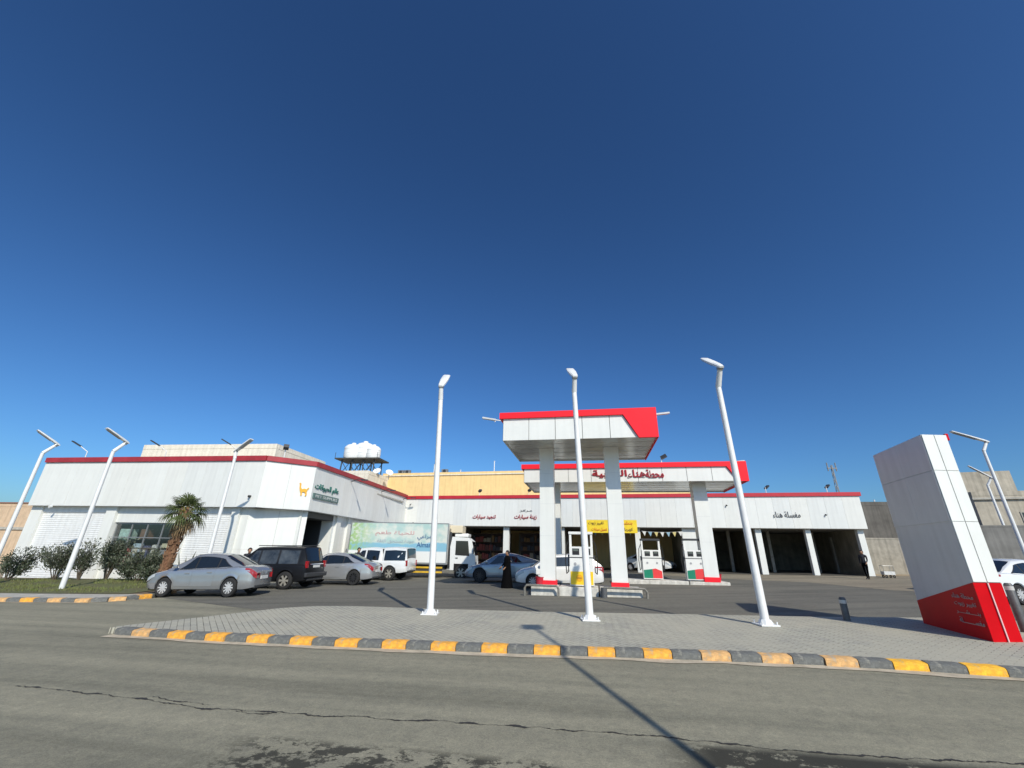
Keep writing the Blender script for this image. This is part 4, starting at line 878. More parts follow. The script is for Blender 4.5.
pk = dict(L=5.2, W=1.85, r=.38, wx=(-1.55, 1.55), paint=M_wpaint, rim=M_alloyg, spokes=6, sill=.42, taper=.08, deck=[(-2.6, 1.06), (.9, 1.06), (1.3, 1.05), (2.1, 1.0), (2.6, .82)], plate_z=.62, tail_vert=(.78, 1.08), doors=[(.1, 1.05), (-.85, .08)], handle=M_dark,
    cabins=[dict(xf0=1.35, xf1=.55, xr1=-.85, xr0=-1.0, zr=1.78, wr=.68, boxy=True, rear_h=.1, windows=[[(1.0, .1), (.2, .1), (.2, .86), (.45, .86)], [(.1, .1), (-.75, .1), (-.75, .86), (.1, .86)]]),
            dict(name='bed_canopy', xf0=-1.0, xf1=-1.03, xr1=-2.5, xr0=-2.58, zr=1.80, wr=.74, boxy=True, rear_h=.08, windows=[[(-1.12, .08), (-2.48, .08), (-2.48, .84), (-1.12, .84)]])])
car('pickup_truck', 'white pickup with dark glazed bed canopy parked beside the delivery truck', 'pickup', -7.95, 26.9, R(170), pk, group='cars on the forecourt', scale=(.92, .96, .98))
car('parked_car', 'blue-grey hatchback coupe stopped behind the standing person in black', 'car', -.15, 25.5, R(177), sedan(M_bluegrey, M_alloyd, r=.34, wx=(-1.4, 1.4), deck=[(-2.25, .92), (-2.0, 1.03), (-1.5, 1.02), (-.9, .96), (.9, .91), (1.3, .89), (1.9, .78), (2.25, .60)],
    cabins=[dict(xf0=1.45, xf1=.35, xr1=-.6, xr0=-2.0, zr=1.44, wr=.60, windows=[[(.93, .14), (.05, .14), (.05, .9), (.40, .88)], [(-.02, .14), (-1.0, .22), (-.7, .84), (-.02, .9)]])]), scale=(.96, .97, 1.02))
car('parked_car', 'white hatchback refuelling behind the front canopy columns', 'car', 2.4, 21.85, R(180), sedan(M_wpaint, M_alloy, L=4.3, deck=[(-2.15, .98), (-2.0, 1.0), (-.9, .96), (.9, .93), (1.3, .91), (1.8, .82), (2.15, .66)], wx=(-1.25, 1.32), taper=.16,
    cabins=[dict(xf0=1.35, xf1=.45, xr1=-1.5, xr0=-2.05, zr=1.5, wr=.62, rear_h=.05, windows=[[(.9, .14), (.25, .14), (.25, .88), (.42, .88)], [(.18, .14), (-.66, .14), (-.66, .88), (.18, .88)], [(-.75, .16), (-1.5, .3), (-1.35, .8), (-.75, .86)]])]), scale=(.95, .95, .98))
X, Yw = bay_pt(21.9, 3.2); car('parked_car', 'white car standing inside the bay behind the rear pumps', 'car', X-.6, Yw, R(-40), sedan(M_wpaint, M_alloy), scale=(.95, .95, 1.0))
car('parked_car', 'white sedan at the right edge behind the pylon', 'car', 18.6, 16.8, R(10), sedan(M_wpaint, M_alloy), scale=(.95, .97, 1.0))
car('parked_car', 'pale silver sedan at the right edge behind the white one', 'car', 21.6, 20.6, R(8), sedan(M_silver2, M_alloy), scale=(.95, .97, 1.0))
# delivery truck: cab to the right
def truck_side():
    m = bpy.data.materials.new('truck_print'); m.use_nodes = True; n = m.node_tree.nodes; l = m.node_tree.links; b = n['Principled BSDF']; b.inputs['Roughness'].default_value = .4
    tc = n.new('ShaderNodeTexCoord'); sx = n.new('ShaderNodeSeparateXYZ'); l.new(tc.outputs['Object'], sx.inputs[0])
    nz = n.new('ShaderNodeTexNoise'); nz.inputs['Scale'].default_value = 1.7; nz.inputs['Detail'].default_value = 6; l.new(tc.outputs['Object'], nz.inputs['Vector'])
    def rng(f, a, bb, c, d):
        x = n.new('ShaderNodeMapRange'); x.inputs[1].default_value = a; x.inputs[2].default_value = bb; x.inputs[3].default_value = c; x.inputs[4].default_value = d; l.new(f, x.inputs[0]); return x.outputs[0]
    def mix(f, a, bb):
        x = n.new('ShaderNodeMix'); x.data_type = 'RGBA'; l.new(f, x.inputs[0])
        for s_, v in ((6, a), (7, bb)):
            if isinstance(v, tuple): x.inputs[s_].default_value = (*v, 1)
            else: l.new(v, x.inputs[s_])
        return x.outputs[2]
    def add(a, bb, k=1.0):
        x = n.new('ShaderNodeMath'); x.operation = 'MULTIPLY_ADD'; l.new(bb, x.inputs[0]); x.inputs[1].default_value = k; l.new(a, x.inputs[2]); return x.outputs[0]
    base = mix(rng(nz.outputs['Fac'], .42, .6, 0, 1), (.60, .63, .57), (.38, .53, .50))
    lake = rng(add(sx.outputs[2], nz.outputs['Fac'], .5), 2.35, 2.25, 0, 1); c = mix(lake, base, (.22, .44, .56))
    n2 = n.new('ShaderNodeTexNoise'); n2.inputs['Scale'].default_value = 5; n2.inputs['Detail'].default_value = 5; l.new(tc.outputs['Object'], n2.inputs['Vector'])
    gl = n.new('ShaderNodeMath'); gl.operation = 'MULTIPLY'; l.new(rng(add(sx.outputs[0], n2.outputs['Fac'], 2.0), 2.9, 1.3, 0, 1), gl.inputs[0]); l.new(rng(n2.outputs['Fac'], .45, .55, .2, 1), gl.inputs[1])
    c = mix(gl.outputs[0], c, (.28, .45, .16)); c = mix(rng(sx.outputs[2], 1.62, 1.56, 0, 1), c, (.72, .73, .71))
    l.new(c, b.inputs['Base Color']); return m
tk = thing('delivery_truck', 'white box truck with blue and green printed side beside the shop wing', 'truck', -10.2, 28.6, gz(-10.2, 28.6)+.0, R(-2))
M_tw = mat('truck_white', (.72, .73, .71), .35, var=.05)
MB().bbox(0, 6.35, 0, 2.2, .85, 3.3, .03).build('cargo_box', M_tw, tk)
MB().box(.06, 6.29, -.012, -.001, .95, 3.24).build('printed_side', truck_side(), tk)
f = MB()
for a in ((0, .06, -.02, .0, .85, 3.3), (6.29, 6.35, -.02, 0, .85, 3.3), (.06, 6.29, -.02, 0, 3.24, 3.3), (.06, 6.29, -.02, 0, .85, .95)): f.box(*a)
f.build('edge_frame', M_alu, tk)
M_tb = mat('truck_letter_blue', (.02, .09, .24), .5); M_tg = mat('truck_letter_grey', (.32, .36, .42), .5)
lettering('المراعي', 1.15, M_tb, tk, (4.95, -.022, 2.42), 0, .36, .01, bold=.01); lettering('Almarai', 1.15, M_tb, tk, (4.95, -.022, 1.98), 0, .3, .01, False, bold=.01)
lettering('للحياة طعم', 2.5, mat('truck_letter_pink', (.55, .30, .30), .5), tk, (2.9, -.022, 2.62), 0, .34, .01); lettering('جودة تستحق الثقة', 2.4, M_tg, tk, (3.0, -.022, 2.15), 0, .26, .01)
MB().bbox(.3, 6.2, .25, 2.0, .55, .84, .02).build('chassis', M_dark, tk)
gr = MB(); gr.box(.9, 6.1, .02, .07, .36, .46); gr.box(.9, 6.1, .02, .07, .62, .72); gr.build('side_guard', mat('guard_yellow', (.62, .38, .02), .6, var=.3), tk)
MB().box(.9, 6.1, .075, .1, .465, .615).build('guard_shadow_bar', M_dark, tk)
cbm = MB(); cab_p = [(6.55, .55), (8.05, .55), (8.12, .95), (8.1, 1.35), (7.85, 2.28), (7.6, 2.46), (6.6, 2.5), (6.5, 1.9)]
cbm.prism(cab_p, .12, 2.05); cab = cbm.build('cab', M_tw, tk)
MB().prism([(6.85, 1.42), (7.74, 1.38), (7.62, 2.26), (6.85, 2.26)], .10, .118).build('side_window', M_cglass, cab); MB().prism([(6.85, 1.42), (7.68, 1.42), (7.58, 2.12), (6.85, 2.12)], 2.052, 2.07).build('side_window', M_cglass, cab)
ws = MB(); ws.add([(8.107, .2, 1.42), (8.107, 1.97, 1.42), (7.87, 1.9, 2.24), (7.87, .27, 2.24)], [(0, 1, 2, 3)]); ws.build('windscreen', M_cglass, cab)
MB().prism([(6.82, .75), (7.75, .75), (7.75, 1.38), (6.82, 1.38)], .105, .119).build('door', M_tw, cab); MB().cbox((6.95, .09, 1.25), (.14, .03, .05)).build('handle', M_dark, cab)
MB().bbox(6.7, 7.6, .4, 1.8, 2.5, 2.72, .08).build('roof_deflector', M_tw, cab); MB().bbox(7.98, 8.04, -.12, .02, 1.5, 1.95, .02).build('mirror', M_dark, tk); MB().bbox(8.02, 8.2, .15, 2.02, .45, .72, .04).build('bumper', M_tw, tk)
for yy in (.35, 1.6): MB().bbox(8.1, 8.16, yy, yy+.3, .85, 1.05, .02).build('headlight', M_head, tk)
for xx in (1.5, 7.25):
    for yy, sd in ((.2, -1), (1.95, 1)): wheel(tk, xx, yy, .42, .26, sd, M_alloyg, 6)
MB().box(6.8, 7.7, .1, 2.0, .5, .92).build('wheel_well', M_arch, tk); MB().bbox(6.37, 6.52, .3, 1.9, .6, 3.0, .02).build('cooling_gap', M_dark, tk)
MB().bbox(6.36, 7.2, .3, 1.9, 2.74, 3.2, .05).build('cooling_unit', mat('cooling_unit', (.66, .58, .42), .5), tk)
# ------------------------------------------------------------------ people
def skin_body(name, joints, edges, parent, m, sub=1):
    me = bpy.data.meshes.new(name); names = list(joints); idx = {k: i for i, k in enumerate(names)}
    me.from_pydata([joints[k][0] for k in names], [(idx[a], idx[b]) for a, b in edges], [])
    o = bpy.data.objects.new(name, me); COL.objects.link(o); o.modifiers.new('skin', 'SKIN'); sd = o.modifiers.new('sub', 'SUBSURF'); sd.levels = sub; sd.render_levels = sub
    for i, k in enumerate(names):
        r_ = joints[k][1]; me.skin_vertices[0].data[i].radius = r_ if hasattr(r_, '__len__') else (r_, r_)
    me.skin_vertices[0].data[idx['pelvis']].use_root = True
    bpy.context.view_layer.update(); ev = bpy.data.meshes.new_from_object(o.evaluated_get(bpy.context.evaluated_depsgraph_get())); bpy.data.objects.remove(o); bpy.data.meshes.remove(me)
    ev.materials.clear()
    for mm in m: ev.materials.append(mm)
    ev.polygons.foreach_set('use_smooth', [True]*len(ev.polygons)); return link(name, ev, parent)
M_skin = mat('skin', (.32, .17, .10), .6); M_hair = mat('hair', (.012, .010, .009), .7)
def person(label, x, y, rz, H, shirt, trousers, stride=0.0, arm=(0, 0), robe=None, z=None, hairm=None):
    t = thing('person', label, 'person', x, y, z, rz, None); k = H/1.75; s = stride
    J = {'pelvis': ((0, 0, .95), (.15, .12)), 'waist': ((0, 0, 1.08), (.135, .105)), 'chest': ((.01, 0, 1.30), (.16, .125)), 'upchest': ((0, 0, 1.42), (.13, .10)), 'neck': ((.0, 0, 1.50), .055), 'jaw': ((.02, 0, 1.57), .07), 'skull': ((.015, 0, 1.66), (.088, .1)), 'crown': ((0, 0, 1.73), .06), 'nose': ((.115, 0, 1.62), .014)}
    E_ = [('pelvis', 'waist'), ('waist', 'chest'), ('chest', 'upchest'), ('upchest', 'neck'), ('neck', 'jaw'), ('jaw', 'skull'), ('skull', 'crown'), ('jaw', 'nose')]
    for sg, nm in ((1, 'l'), (-1, 'r')):
        st_ = s*sg; a = arm[0 if sg > 0 else 1]
        J['hip'+nm] = ((0, sg*.09, .90), .095); J['knee'+nm] = ((st_*.55+.02, sg*.10, .49), .062); J['ankle'+nm] = ((st_-.03, sg*.10, .09), .042); J['toe'+nm] = ((st_+.13, sg*.12, .045), .036)
        E_ += [('pelvis', 'hip'+nm), ('hip'+nm, 'knee'+nm), ('knee'+nm, 'ankle'+nm), ('ankle'+nm, 'toe'+nm)]
        J['shoulder'+nm] = ((0, sg*.185, 1.42), .062); el = Vector((sin(a)*.28, sg*.23, 1.42-.28*cos(a))); wr_ = el + Vector((sin(a+.5)*.25, -sg*.01, -.25*cos(a+.5))); pa = wr_ + (wr_-el).normalized()*.07
        J['elbow'+nm] = (el, .045); J['wrist'+nm] = (wr_, .03); J['palm'+nm] = (pa, (.038, .024)); E_ += [('upchest', 'shoulder'+nm), ('shoulder'+nm, 'elbow'+nm), ('elbow'+nm, 'wrist'+nm), ('wrist'+nm, 'palm'+nm)]
        d_ = (wr_-el).normalized()
        for f_ in range(4):
            q = pa + d_*(.085-.012*abs(f_-1.3)) + Vector((.024*(f_-1.5), -sg*.02, 0)); J['finger%d%s' % (f_, nm)] = (q, .009); E_.append(('palm'+nm, 'finger%d%s' % (f_, nm)))
        J['thumb'+nm] = (pa + Vector((.055, -sg*.01, .0)) + d_*.02, .010); E_.append(('palm'+nm, 'thumb'+nm))
    J = {a: (Vector(p)*k, (tuple(q*k for q in r_) if hasattr(r_, '__len__') else r_*k)) for a, (p, r_) in J.items()}
    b = skin_body('body', J, E_, t, [M_skin, shirt, trousers, M_black])
    for p in b.data.polygons:
        c = p.center/k; hand = abs(c.y) > .15 and c.z < 1.42-.42 and not (abs(c.y) < .2 and c.z < .9)
        out = abs(c.y) > .19
        p.material_index = 3 if c.z < .085 else 2 if c.z < .97 and not out else 0 if c.z > 1.505 else 1
        if out:
            el = J['wristl'][0] if c.y > 0 else J['wristr'][0]
            if (p.center-el).length < .17*k and p.center.z < el.z+.03: p.material_index = 0
    hb = MB(); hp = []
    for i in range(5):
        v = i/4; rr_ = .108*cos(v*1.35)+.004
        for j in range(12): a = 2*pi*j/12; hp.append((k*(-.008+rr_*cos(a)*1.08 - (.03 if v < .3 and cos(a) > .3 else 0)), k*rr_*sin(a)*.95, k*(1.655+.115*sin(v*1.5) + (.03 if v < .3 and cos(a) > .3 else -.05*(1-v)))))
    hb.add(hp, [(i*12+j, i*12+(j+1) % 12, (i+1)*12+(j+1) % 12, (i+1)*12+j) for i in range(4) for j in range(12)] + [tuple(48+j for j in range(12))]); hb.build('hair', hairm or M_hair, t, 60)
    if robe:
        rb = MB(); prof = [(.02, .30, .30), (.3, .27, .26), (.6, .245, .22), (.95, .215, .19), (1.15, .21, .17), (1.33, .235, .165), (1.43, .21, .135), (1.5, .09, .09)]; vs = []
        for i, (z_, ry, rx) in enumerate(prof):
            for j in range(28):
                a = 2*pi*j/28; fo = 1 + .05*(1-min(1, z_/1.2))*sin(a*7+z_*2); vs.append((k*rx*cos(a)*fo, k*ry*sin(a)*fo, k*z_))
        rb.add(vs, [(i*28+j, i*28+(j+1) % 28, (i+1)*28+(j+1) % 28, (i+1)*28+j) for i in range(len(prof)-1) for j in range(28)]); rb.build('robe', robe, t, 60)
    return t
M_blk = mat('black_cloth', (.004, .004, .0045), 1.0, spec=.05); M_navy = mat('navy_cloth', (.02, .022, .03), .85, var=.3); M_gcl = mat('grey_cloth', (.10, .10, .11), .85)
person('person in a long black robe standing before the blue-grey car', -.05, 21.5, R(200), 1.62, M_blk, M_blk, 0, (.15, .25), robe=M_blk, hairm=M_hair)
person('person in dark clothes walking at the last wash bay', 22.6, 28.7, R(215), 1.72, M_navy, M_blk, .2, (.35, -.25))
person('person with dark hair standing behind the silver sedan at the shop', -12.35, 21.6, R(-60), 1.68, M_navy, M_gcl, 0, (.1, .1))
person('person with dark hair standing behind the second silver sedan', -8.35, 25.2, R(-50), 1.72, M_navy, M_gcl, 0, (.1, .1))

# ------------------------------------------------------------------ verge planting
sheet('verge', [(-44, 17.9), (-17, 15.75), (-14, 15.62), (-13.5, 15.8), (-13.2, 16.1), (-13.1, 17.2), (-13.4, 18.6), (-13.9, 20), (-13.9, 23.6), (-28, 25.7), (-44, 27.5)], .105, M_soil)
sheet('verge_path', [(-44, 17.95), (-17, 15.76), (-14, 15.63), (-13.5, 15.82), (-13.25, 16.15), (-13.15, 17.0), (-14, 16.9), (-17, 17.0), (-44, 19.2)], .112, M_conc)
def mound(x, y): return .115 + .16*max(0, min(1, (y-17.2)/4))*(.6+.6*noise.noise(Vector((x*.6, y*.6, 1))))
mo = MB(); nx_, ny_ = 60, 22
mo.add([(x, y, gz(x, y)+mound(x, y)) for y in [17.1+i*(6.2/ny_) for i in range(ny_+1)] for x in [-30+i*(16.2/nx_) for i in range(nx_+1)]], [(j*(nx_+1)+i, j*(nx_+1)+i+1, (j+1)*(nx_+1)+i+1, (j+1)*(nx_+1)+i) for j in range(ny_) for i in range(nx_)])
tag(mo.build('planting_bed', M_turf, None, 60), kind='structure')
gr = MB(); rg = random.Random(5)
for i in range(9000):
    x, y = rg.uniform(-24.5, -13.9), rg.uniform(17.3, 22.6)
    if noise.noise(Vector((x*.8, y*.8, 7))) < -.08: continue
    a = rg.uniform(0, pi); h = rg.uniform(.05, .13); w = .012; z = gz(x, y)+mound(x, y)-.01; lx, ly = rg.uniform(-.05, .05), rg.uniform(-.05, .05)
    gr.add([(x-w*cos(a), y-w*sin(a), z), (x+w*cos(a), y+w*sin(a), z), (x+lx, y+ly, z+h)], [(0, 1, 2)])
o = gr.build('grass', mat('grass_blades', (.12, .16, .035), .8, var=.5, vscale=1.2, col2=(.13, .115, .05))); tag(o, 'patchy green grass growing on the verge below the shrubs', 'grass', kind='stuff')
M_leaf = [mat('oleander_leaf', (.085, .105, .06), .6, var=.5, vscale=3), mat('grey_leaf', (.14, .15, .11), .65, var=.4, vscale=3), mat('dark_leaf', (.055, .075, .04), .6, var=.4, vscale=3)]
def shrub(label, x, y, w, d, h, seed, n=1500, mi=(0, 1, 2), leaf=.105, group='shrubs on the verge'):
    z = gz(x, y)+mound(x, y)-.03; t = thing('shrub', label, 'shrub', x, y, z, 0, group); rr = random.Random(seed)
    tips = []; sb = MB()
    for i in range(11):
        a = rr.uniform(0, 2*pi); q = rr.uniform(.15, 1)**.6; ex, ey = cos(a)*q*w/2, sin(a)*q*d/2; ez = h*(rr.uniform(.62, 1.0) if q < .6 else rr.uniform(.4, .85))
        pts = [(ex*.08, ey*.08, 0), (ex*.45+rr.uniform(-.05, .05), ey*.45, ez*.5), (ex, ey, ez)]; sb.tube(pts, [.025, .016, .006], 5); tips.append((Vector((ex, ey, ez)), Vector(pts[1])))
    sb.build('stems', mat('shrub_bark', (.11, .085, .06), .9), t)
    lb = MB()
    for i in range(int(n*1.5)):
        T_, Md = rr.choice(tips); f_ = rr.uniform(-.15, 1.05); c = Md.lerp(T_, f_) + Vector((rr.gauss(0, .12), rr.gauss(0, .12), rr.gauss(0, .10)))
        if c.z < .06: c.z = .06+rr.random()*.15
        out = Vector((c.x/(w*.5), c.y/(d*.5), .7)).normalized(); dr_ = (out + Vector((rr.gauss(0, .5), rr.gauss(0, .5), rr.gauss(0, .4)))).normalized()
        L_ = leaf*rr.uniform(.7, 1.4); sd = dr_.cross(Vector((rr.gauss(0, 1), rr.gauss(0, 1), rr.gauss(0, 1)))).normalized()*L_*.2; q = c
        lb.add([q, q+dr_*L_*.5+sd, q+dr_*L_, q+dr_*L_*.5-sd], [(0, 1, 2, 3)], rr.choice((0, 0, 1, 2)))
    lb.build('foliage', [M_leaf[i] for i in mi], t); return t
shrub('dark shrub at the left edge of the verge', -23.3, 21.6, 1.7, 1.4, 1.45, 1, 1500, (2, 0, 1))
shrub('grey-green shrub under the left shutter, left of the lamp post', -21.7, 22.2, 1.9, 1.5, 2.0, 2, 2000, (1, 0, 2))
shrub('slim grey shrub just left of the lamp post', -20.55, 22.2, .9, .9, 1.75, 3, 1200, (1, 0, 2))
shrub('tall leafy shrub just right of the lamp post', -19.1, 22.0, 1.5, 1.3, 2.0, 4, 2300, (0, 1, 2))
shrub('broad bushy shrub under the shop window left of the palm', -17.4, 21.7, 2.9, 1.6, 1.3, 5, 3600, (0, 2, 1))
shrub('low shrub at the foot of the palm', -16.1, 20.9, 1.1, 1.0, .8, 6, 900, (0, 1, 2))
# spiky plants behind the silver sedan
def agave(label, x, y, h, seed, n=26):
    t = thing('spiky_plant', label, 'plant', x, y, gz(x, y)+mound(x, y)-.03, 0, 'spiky plants'); rr = random.Random(seed); b = MB()
    for i in range(n):
        a = rr.uniform(0, 2*pi); e = rr.uniform(.45, 1.35); L_ = h*rr.uniform(.75, 1.05); d_ = Vector((cos(a)*cos(e), sin(a)*cos(e), sin(e))); s_ = Vector((-sin(a), cos(a), 0)); w = .045
        q = [Vector((0, 0, 0)), d_*L_*.4, d_*L_*.75+Vector((0, 0, -.02)), d_*L_+Vector((0, 0, -.08*cos(e)))]
        ww = [w*.7, w, w*.7, .002]; vs = []
        for p, w_ in zip(q, ww): vs += [p-s_*w_, p+s_*w_]
        b.add(vs, [(2*k, 2*k+1, 2*k+3, 2*k+2) for k in range(3)])
    b.build('leaves', mat('agave_leaf', (.10, .12, .085), .6, var=.35, vscale=4), t); MB().tube([(0, 0, -.05), (0, 0, .25)], [.09, .07], 8).build('stem', mat('shrub_bark', (.11, .085, .06), .9), t)
agave('spiky grey-green plant between the palm and the lamp post behind the sedan', -14.75, 20.9, 1.55, 4); agave('smaller spiky plant right behind the palm', -15.3, 21.6, 1.1, 9)
# fan palm
pl = thing('palm_tree', 'fan palm with a brown shaggy trunk behind the silver sedan', 'palm tree', -15.25, 20.4, gz(-15.25, 20.4)+.15, 0)
rr = random.Random(11); TH_ = 3.1; lean = .2; b = MB(); vs = []; nz_, nr = 34, 16
for i in range(nz_+1):
    z = TH_*i/nz_; rad = .235-.08*min(1, z/1.6) - (.09 if z > 2.7 else 0)*min(1, (z-2.7)/.3)
    for j in range(nr):
        a = 2*pi*j/nr; q = rad*(1+.10*((i+j) % 2)+.06*noise.noise(Vector((j*.9, i*.5, 2)))); vs.append((lean*z/TH_+q*cos(a), q*sin(a), z))
b.add(vs, [(i*nr+j, i*nr+(j+1) % nr, (i+1)*nr+(j+1) % nr, (i+1)*nr+j) for i in range(nz_) for j in range(nr)] + [tuple(nz_*nr+j for j in range(nr))])
b.build('trunk', mat('palm_bark', (.17, .085, .045), .95, var=.5, vscale=9, bump=.8, bscale=25), pl)
M_boot = mat('palm_boots', (.24, .13, .07), .95, var=.4, vscale=8)
bm_ = MB().add([(0, -.05, 0), (0, .05, 0), (.09, .03, .16), (.09, -.03, .16), (.04, -.05, -.01), (.04, .05, -.01)], [(3, 2, 1, 0), (4, 5, 2, 3), (0, 4, 3), (1, 2, 5), (0, 1, 5, 4)]).mesh('leaf_base', M_boot)
for i in range(150):                                   # cut leaf bases
    z = rr.uniform(.15, TH_); a = rr.uniform(0, 2*pi); rad = .20; o = link('leaf_base', bm_, pl, (lean*z/TH_+rad*cos(a)*.9, rad*sin(a)*.9, z)); o.rotation_euler = (rr.uniform(-.2, .2), rr.uniform(-.3, .2), a); o.scale = (1, rr.uniform(.8, 1.3), rr.uniform(.8, 1.4))
def frond(a, e, stalk, fan, seed, droop):
    r2 = random.Random(seed); b = MB(); o_ = Vector((lean, 0, TH_-.05)); d_ = Vector((cos(a)*cos(e), sin(a)*cos(e), sin(e))); s_ = Vector((-sin(a), cos(a), 0)); n_ = s_.cross(d_)
    h = o_ + d_*stalk; b.tube([o_, o_+d_*stalk*.5, h], [.022, .016, .011], 5, 1)
    nb = 18
    for i in range(nb):
        th = (i/(nb-1)-.5)*R(205); L_ = fan*(.72+.28*cos(th*.8))*r2.uniform(.9, 1.08); dd = d_*cos(th)+s_*sin(th); dd = (dd + n_*r2.uniform(-.06, .06)).normalized(); w = s_*cos(th)-d_*sin(th)
        g0 = Vector((0, 0, -1)); p1 = h+dd*L_*.55 + g0*droop*.06; p2 = h+dd*L_*.85 + g0*droop*.18; p3 = h+dd*L_ + g0*droop*.36; ww = .024
        b.add([h-w*.006, h+w*.006, p1-w*ww+n_*.012, p1+w*ww+n_*.012, p2-w*ww*.6, p2+w*ww*.6, p3], [(0, 1, 3, 2), (2, 3, 5, 4), (4, 5, 6)])
    return b
M_fr = mat('frond_green', (.075, .10, .028), .55, var=.4, vscale=2.5); M_fry = mat('frond_yellowing', (.22, .19, .05), .6, var=.4, vscale=3); M_frd = mat('frond_dead', (.26, .18, .09), .85, var=.4, vscale=4)
for i in range(25):
    a = i*2.39996 + rr.uniform(-.2, .2); q = i/24; e = R(84-105*q**.85) + rr.uniform(-.1, .1); mt = M_fr if q < .8 else rr.choice((M_fr, M_fry, M_fry))
    frond(a, e, rr.uniform(.42, .62), rr.uniform(.46, .6), i, .5+q).build('frond', [mt, M_fry], pl)
for i in range(9):
    a = i*2.39996+1; frond(a, R(-58)+rr.uniform(-.25, .2), rr.uniform(.3, .45), rr.uniform(.4, .5), 90+i, 1.2).build('dead_frond', [M_frd, M_frd], pl)

# ------------------------------------------------------------------ roof lights, tanks, neighbours
for x, y, z, az, lab in ((-25.9, 25.5, 6.4, R(200), 'leftmost'), (-20.6, 24.9, 6.4, R(200), 'second'), (-15.9, 24.2, 6.4, R(200), 'third')):
    t = thing('roof_lamp', 'small bracket lamp on the red roof edge of the shop, %s from the left' % lab, 'lamp', x, y, z, R(190), 'bracket lamps on the shop roof')
    MB().tube([(0, 0, -.1), (.0, 0, .45), (.45, 0, .75)], .025, 6).build('bracket', M_white2, t); MB().cbox((.72, 0, .9), (.62, .18, .06), Matrix.Rotation(R(-28), 3, 'Y')).build('lamp_head', M_dark, t)
flood('floodlight', 'black floodlight on a post above the shop corner', -13.9, 25.6, 6.4, .95, R(-60), 'roof floodlights', (.3, .3, .22))
flood('floodlight', 'black floodlight on a white post over the rear canopy', 9.3, 25.6, 6.4, .85, R(-30), 'roof floodlights', (.36, .26, .18))
for x, y, lab in ((20.2, 33.6, 'left of the two above the wash bays'), (24.3, 32.6, 'right of the two above the wash bays')):
    flood('floodlight', 'black floodlight on the red roof edge, ' + lab, x, y, 6.28, .5, R(30), 'roof floodlights', (.5, .22, .1), tilt=-30)
for s, lab in ((6.9, 'left of the two before the yellow wall'), (11.5, 'right of the two before the yellow wall')):
    X, Yw = bay_pt(s, .5); flood('floodlight', 'black floodlight on the red roof edge, ' + lab, X, Yw, 6.28, .45, R(-60), 'roof floodlights', (.3, .25, .15))
def house(name, label, x, y, rz, w, d, h, m, wins=(), parapet=.35, extra=None, z=None):
    t = thing(name, label, 'building', x, y, gz(x, y)-.3 if z is None else z, rz)
    MB().box(0, w, 0, d, 0, h-parapet).build('wall', m, t)
    p = MB(); th = .2
    for a in ((0, w, -.02, th, h-parapet+.002, h), (0, w, d-th, d+.02, h-parapet+.002, h), (-.02, th, th+.001, d-th-.001, h-parapet+.002, h), (w-th, w+.02, th+.001, d-th-.001, h-parapet+.002, h)): p.box(*a)
    p.build('parapet', m, t)
    for x0, x1, z0, z1 in wins:
        wd = MB().box(x0, x1, -.012, .0, z0, z1).build('window', M_glass, t)
        f = MB(); q = .07
        for a in ((x0-q, x0, z0-q, z1+q), (x1, x1+q, z0-q, z1+q), (x0, x1, z1, z1+q), (x0, x1, z0-q, z0)): f.box(a[0], a[1], -.05, 0, a[2], a[3])
        f.build('frame', M_conc, wd)
    return t
h1 = house('house', 'beige flat-roofed house at the far left', -60, 47, R(-8), 22.5, 12, 6.1, M_beige, [(14.2, 15.4, 1.9, 3.3), (17.5, 18.6, 1.9, 3.3), (20, 21, 1.2, 3.2)])
MB().box(-.1, 22.6, -.12, -.02, 3.5, 3.75).build('cornice', M_conc, h1); MB().box(-.1, 22.6, -.1, -.02, 6.1, 6.2).build('coping', mat('brown_coping', (.25, .10, .06), .8), h1)
house('roof_house', 'cream roof storey rising behind the shop roof edge', -29.2, 33, R(-7), 11.4, 7, 3.4, M_cream, z=5.6)
house('roof_house', 'small cream stair house on the left of the shop roof', -33.5, 36, R(-7), 3.2, 4, 2.6, M_cream, z=5.6)
yb = house('yellow_building', 'long yellow rendered building behind the service building', -14.8, 49.2, R(-13.4), 34, 14, 10.1, M_yel, z=-.3)
MB().box(-.15, 34.1, -.1, -.021, 9.75, 9.86).build('coping', M_cream, yb)
cbld = house('house', 'cream building below the water tanks behind the shop wing', -27, 46.5, R(-10), 12.3, 12, 9.6, M_cream, z=-.3)
for x_, z_, hh in ((6.3, 9.85, 1.1), (13.4, 9.85, 1.3), (9.5, 9.85, .4)):
    t = thing('roof_pipe', 'thin white vent pipe on the yellow building, %s' % {6.3: 'left tall one', 13.4: 'right tall one', 9.5: 'short one'}[x_], 'pipe', -14.8+x_*cos(R(-13.4)), 49.4+x_*sin(R(-13.4)), 9.6, 0, 'vent pipes on the yellow building')
    MB().tube([(0, 0, 0), (0, 0, hh)], .05, 6).build('pipe', M_white2, t); MB().tube([(0, 0, hh), (0, 0, hh+.06)], .08, 6).build('cap', M_white2, t)
for i, x_ in enumerate((2.2, 3.0, 7.6)):
    t = thing('air_conditioner', 'small dark rooftop air conditioner, %s of three on the yellow building' % ('leftmost', 'middle', 'rightmost')[i], 'air conditioner', -14.8+x_*cos(R(-13.4)), 49.6+x_*sin(R(-13.4)), 9.7, R(-13), 'rooftop air conditioners'); MB().bbox(-.35, .35, -.2, .2, 0, .5, .03).build('case', M_steel, t); MB().lathe([(.18, 0), (.18, -.02), (0, -.02)], 12, (0, -.2, .27), 'y').build('fan_grille', M_dark, t)
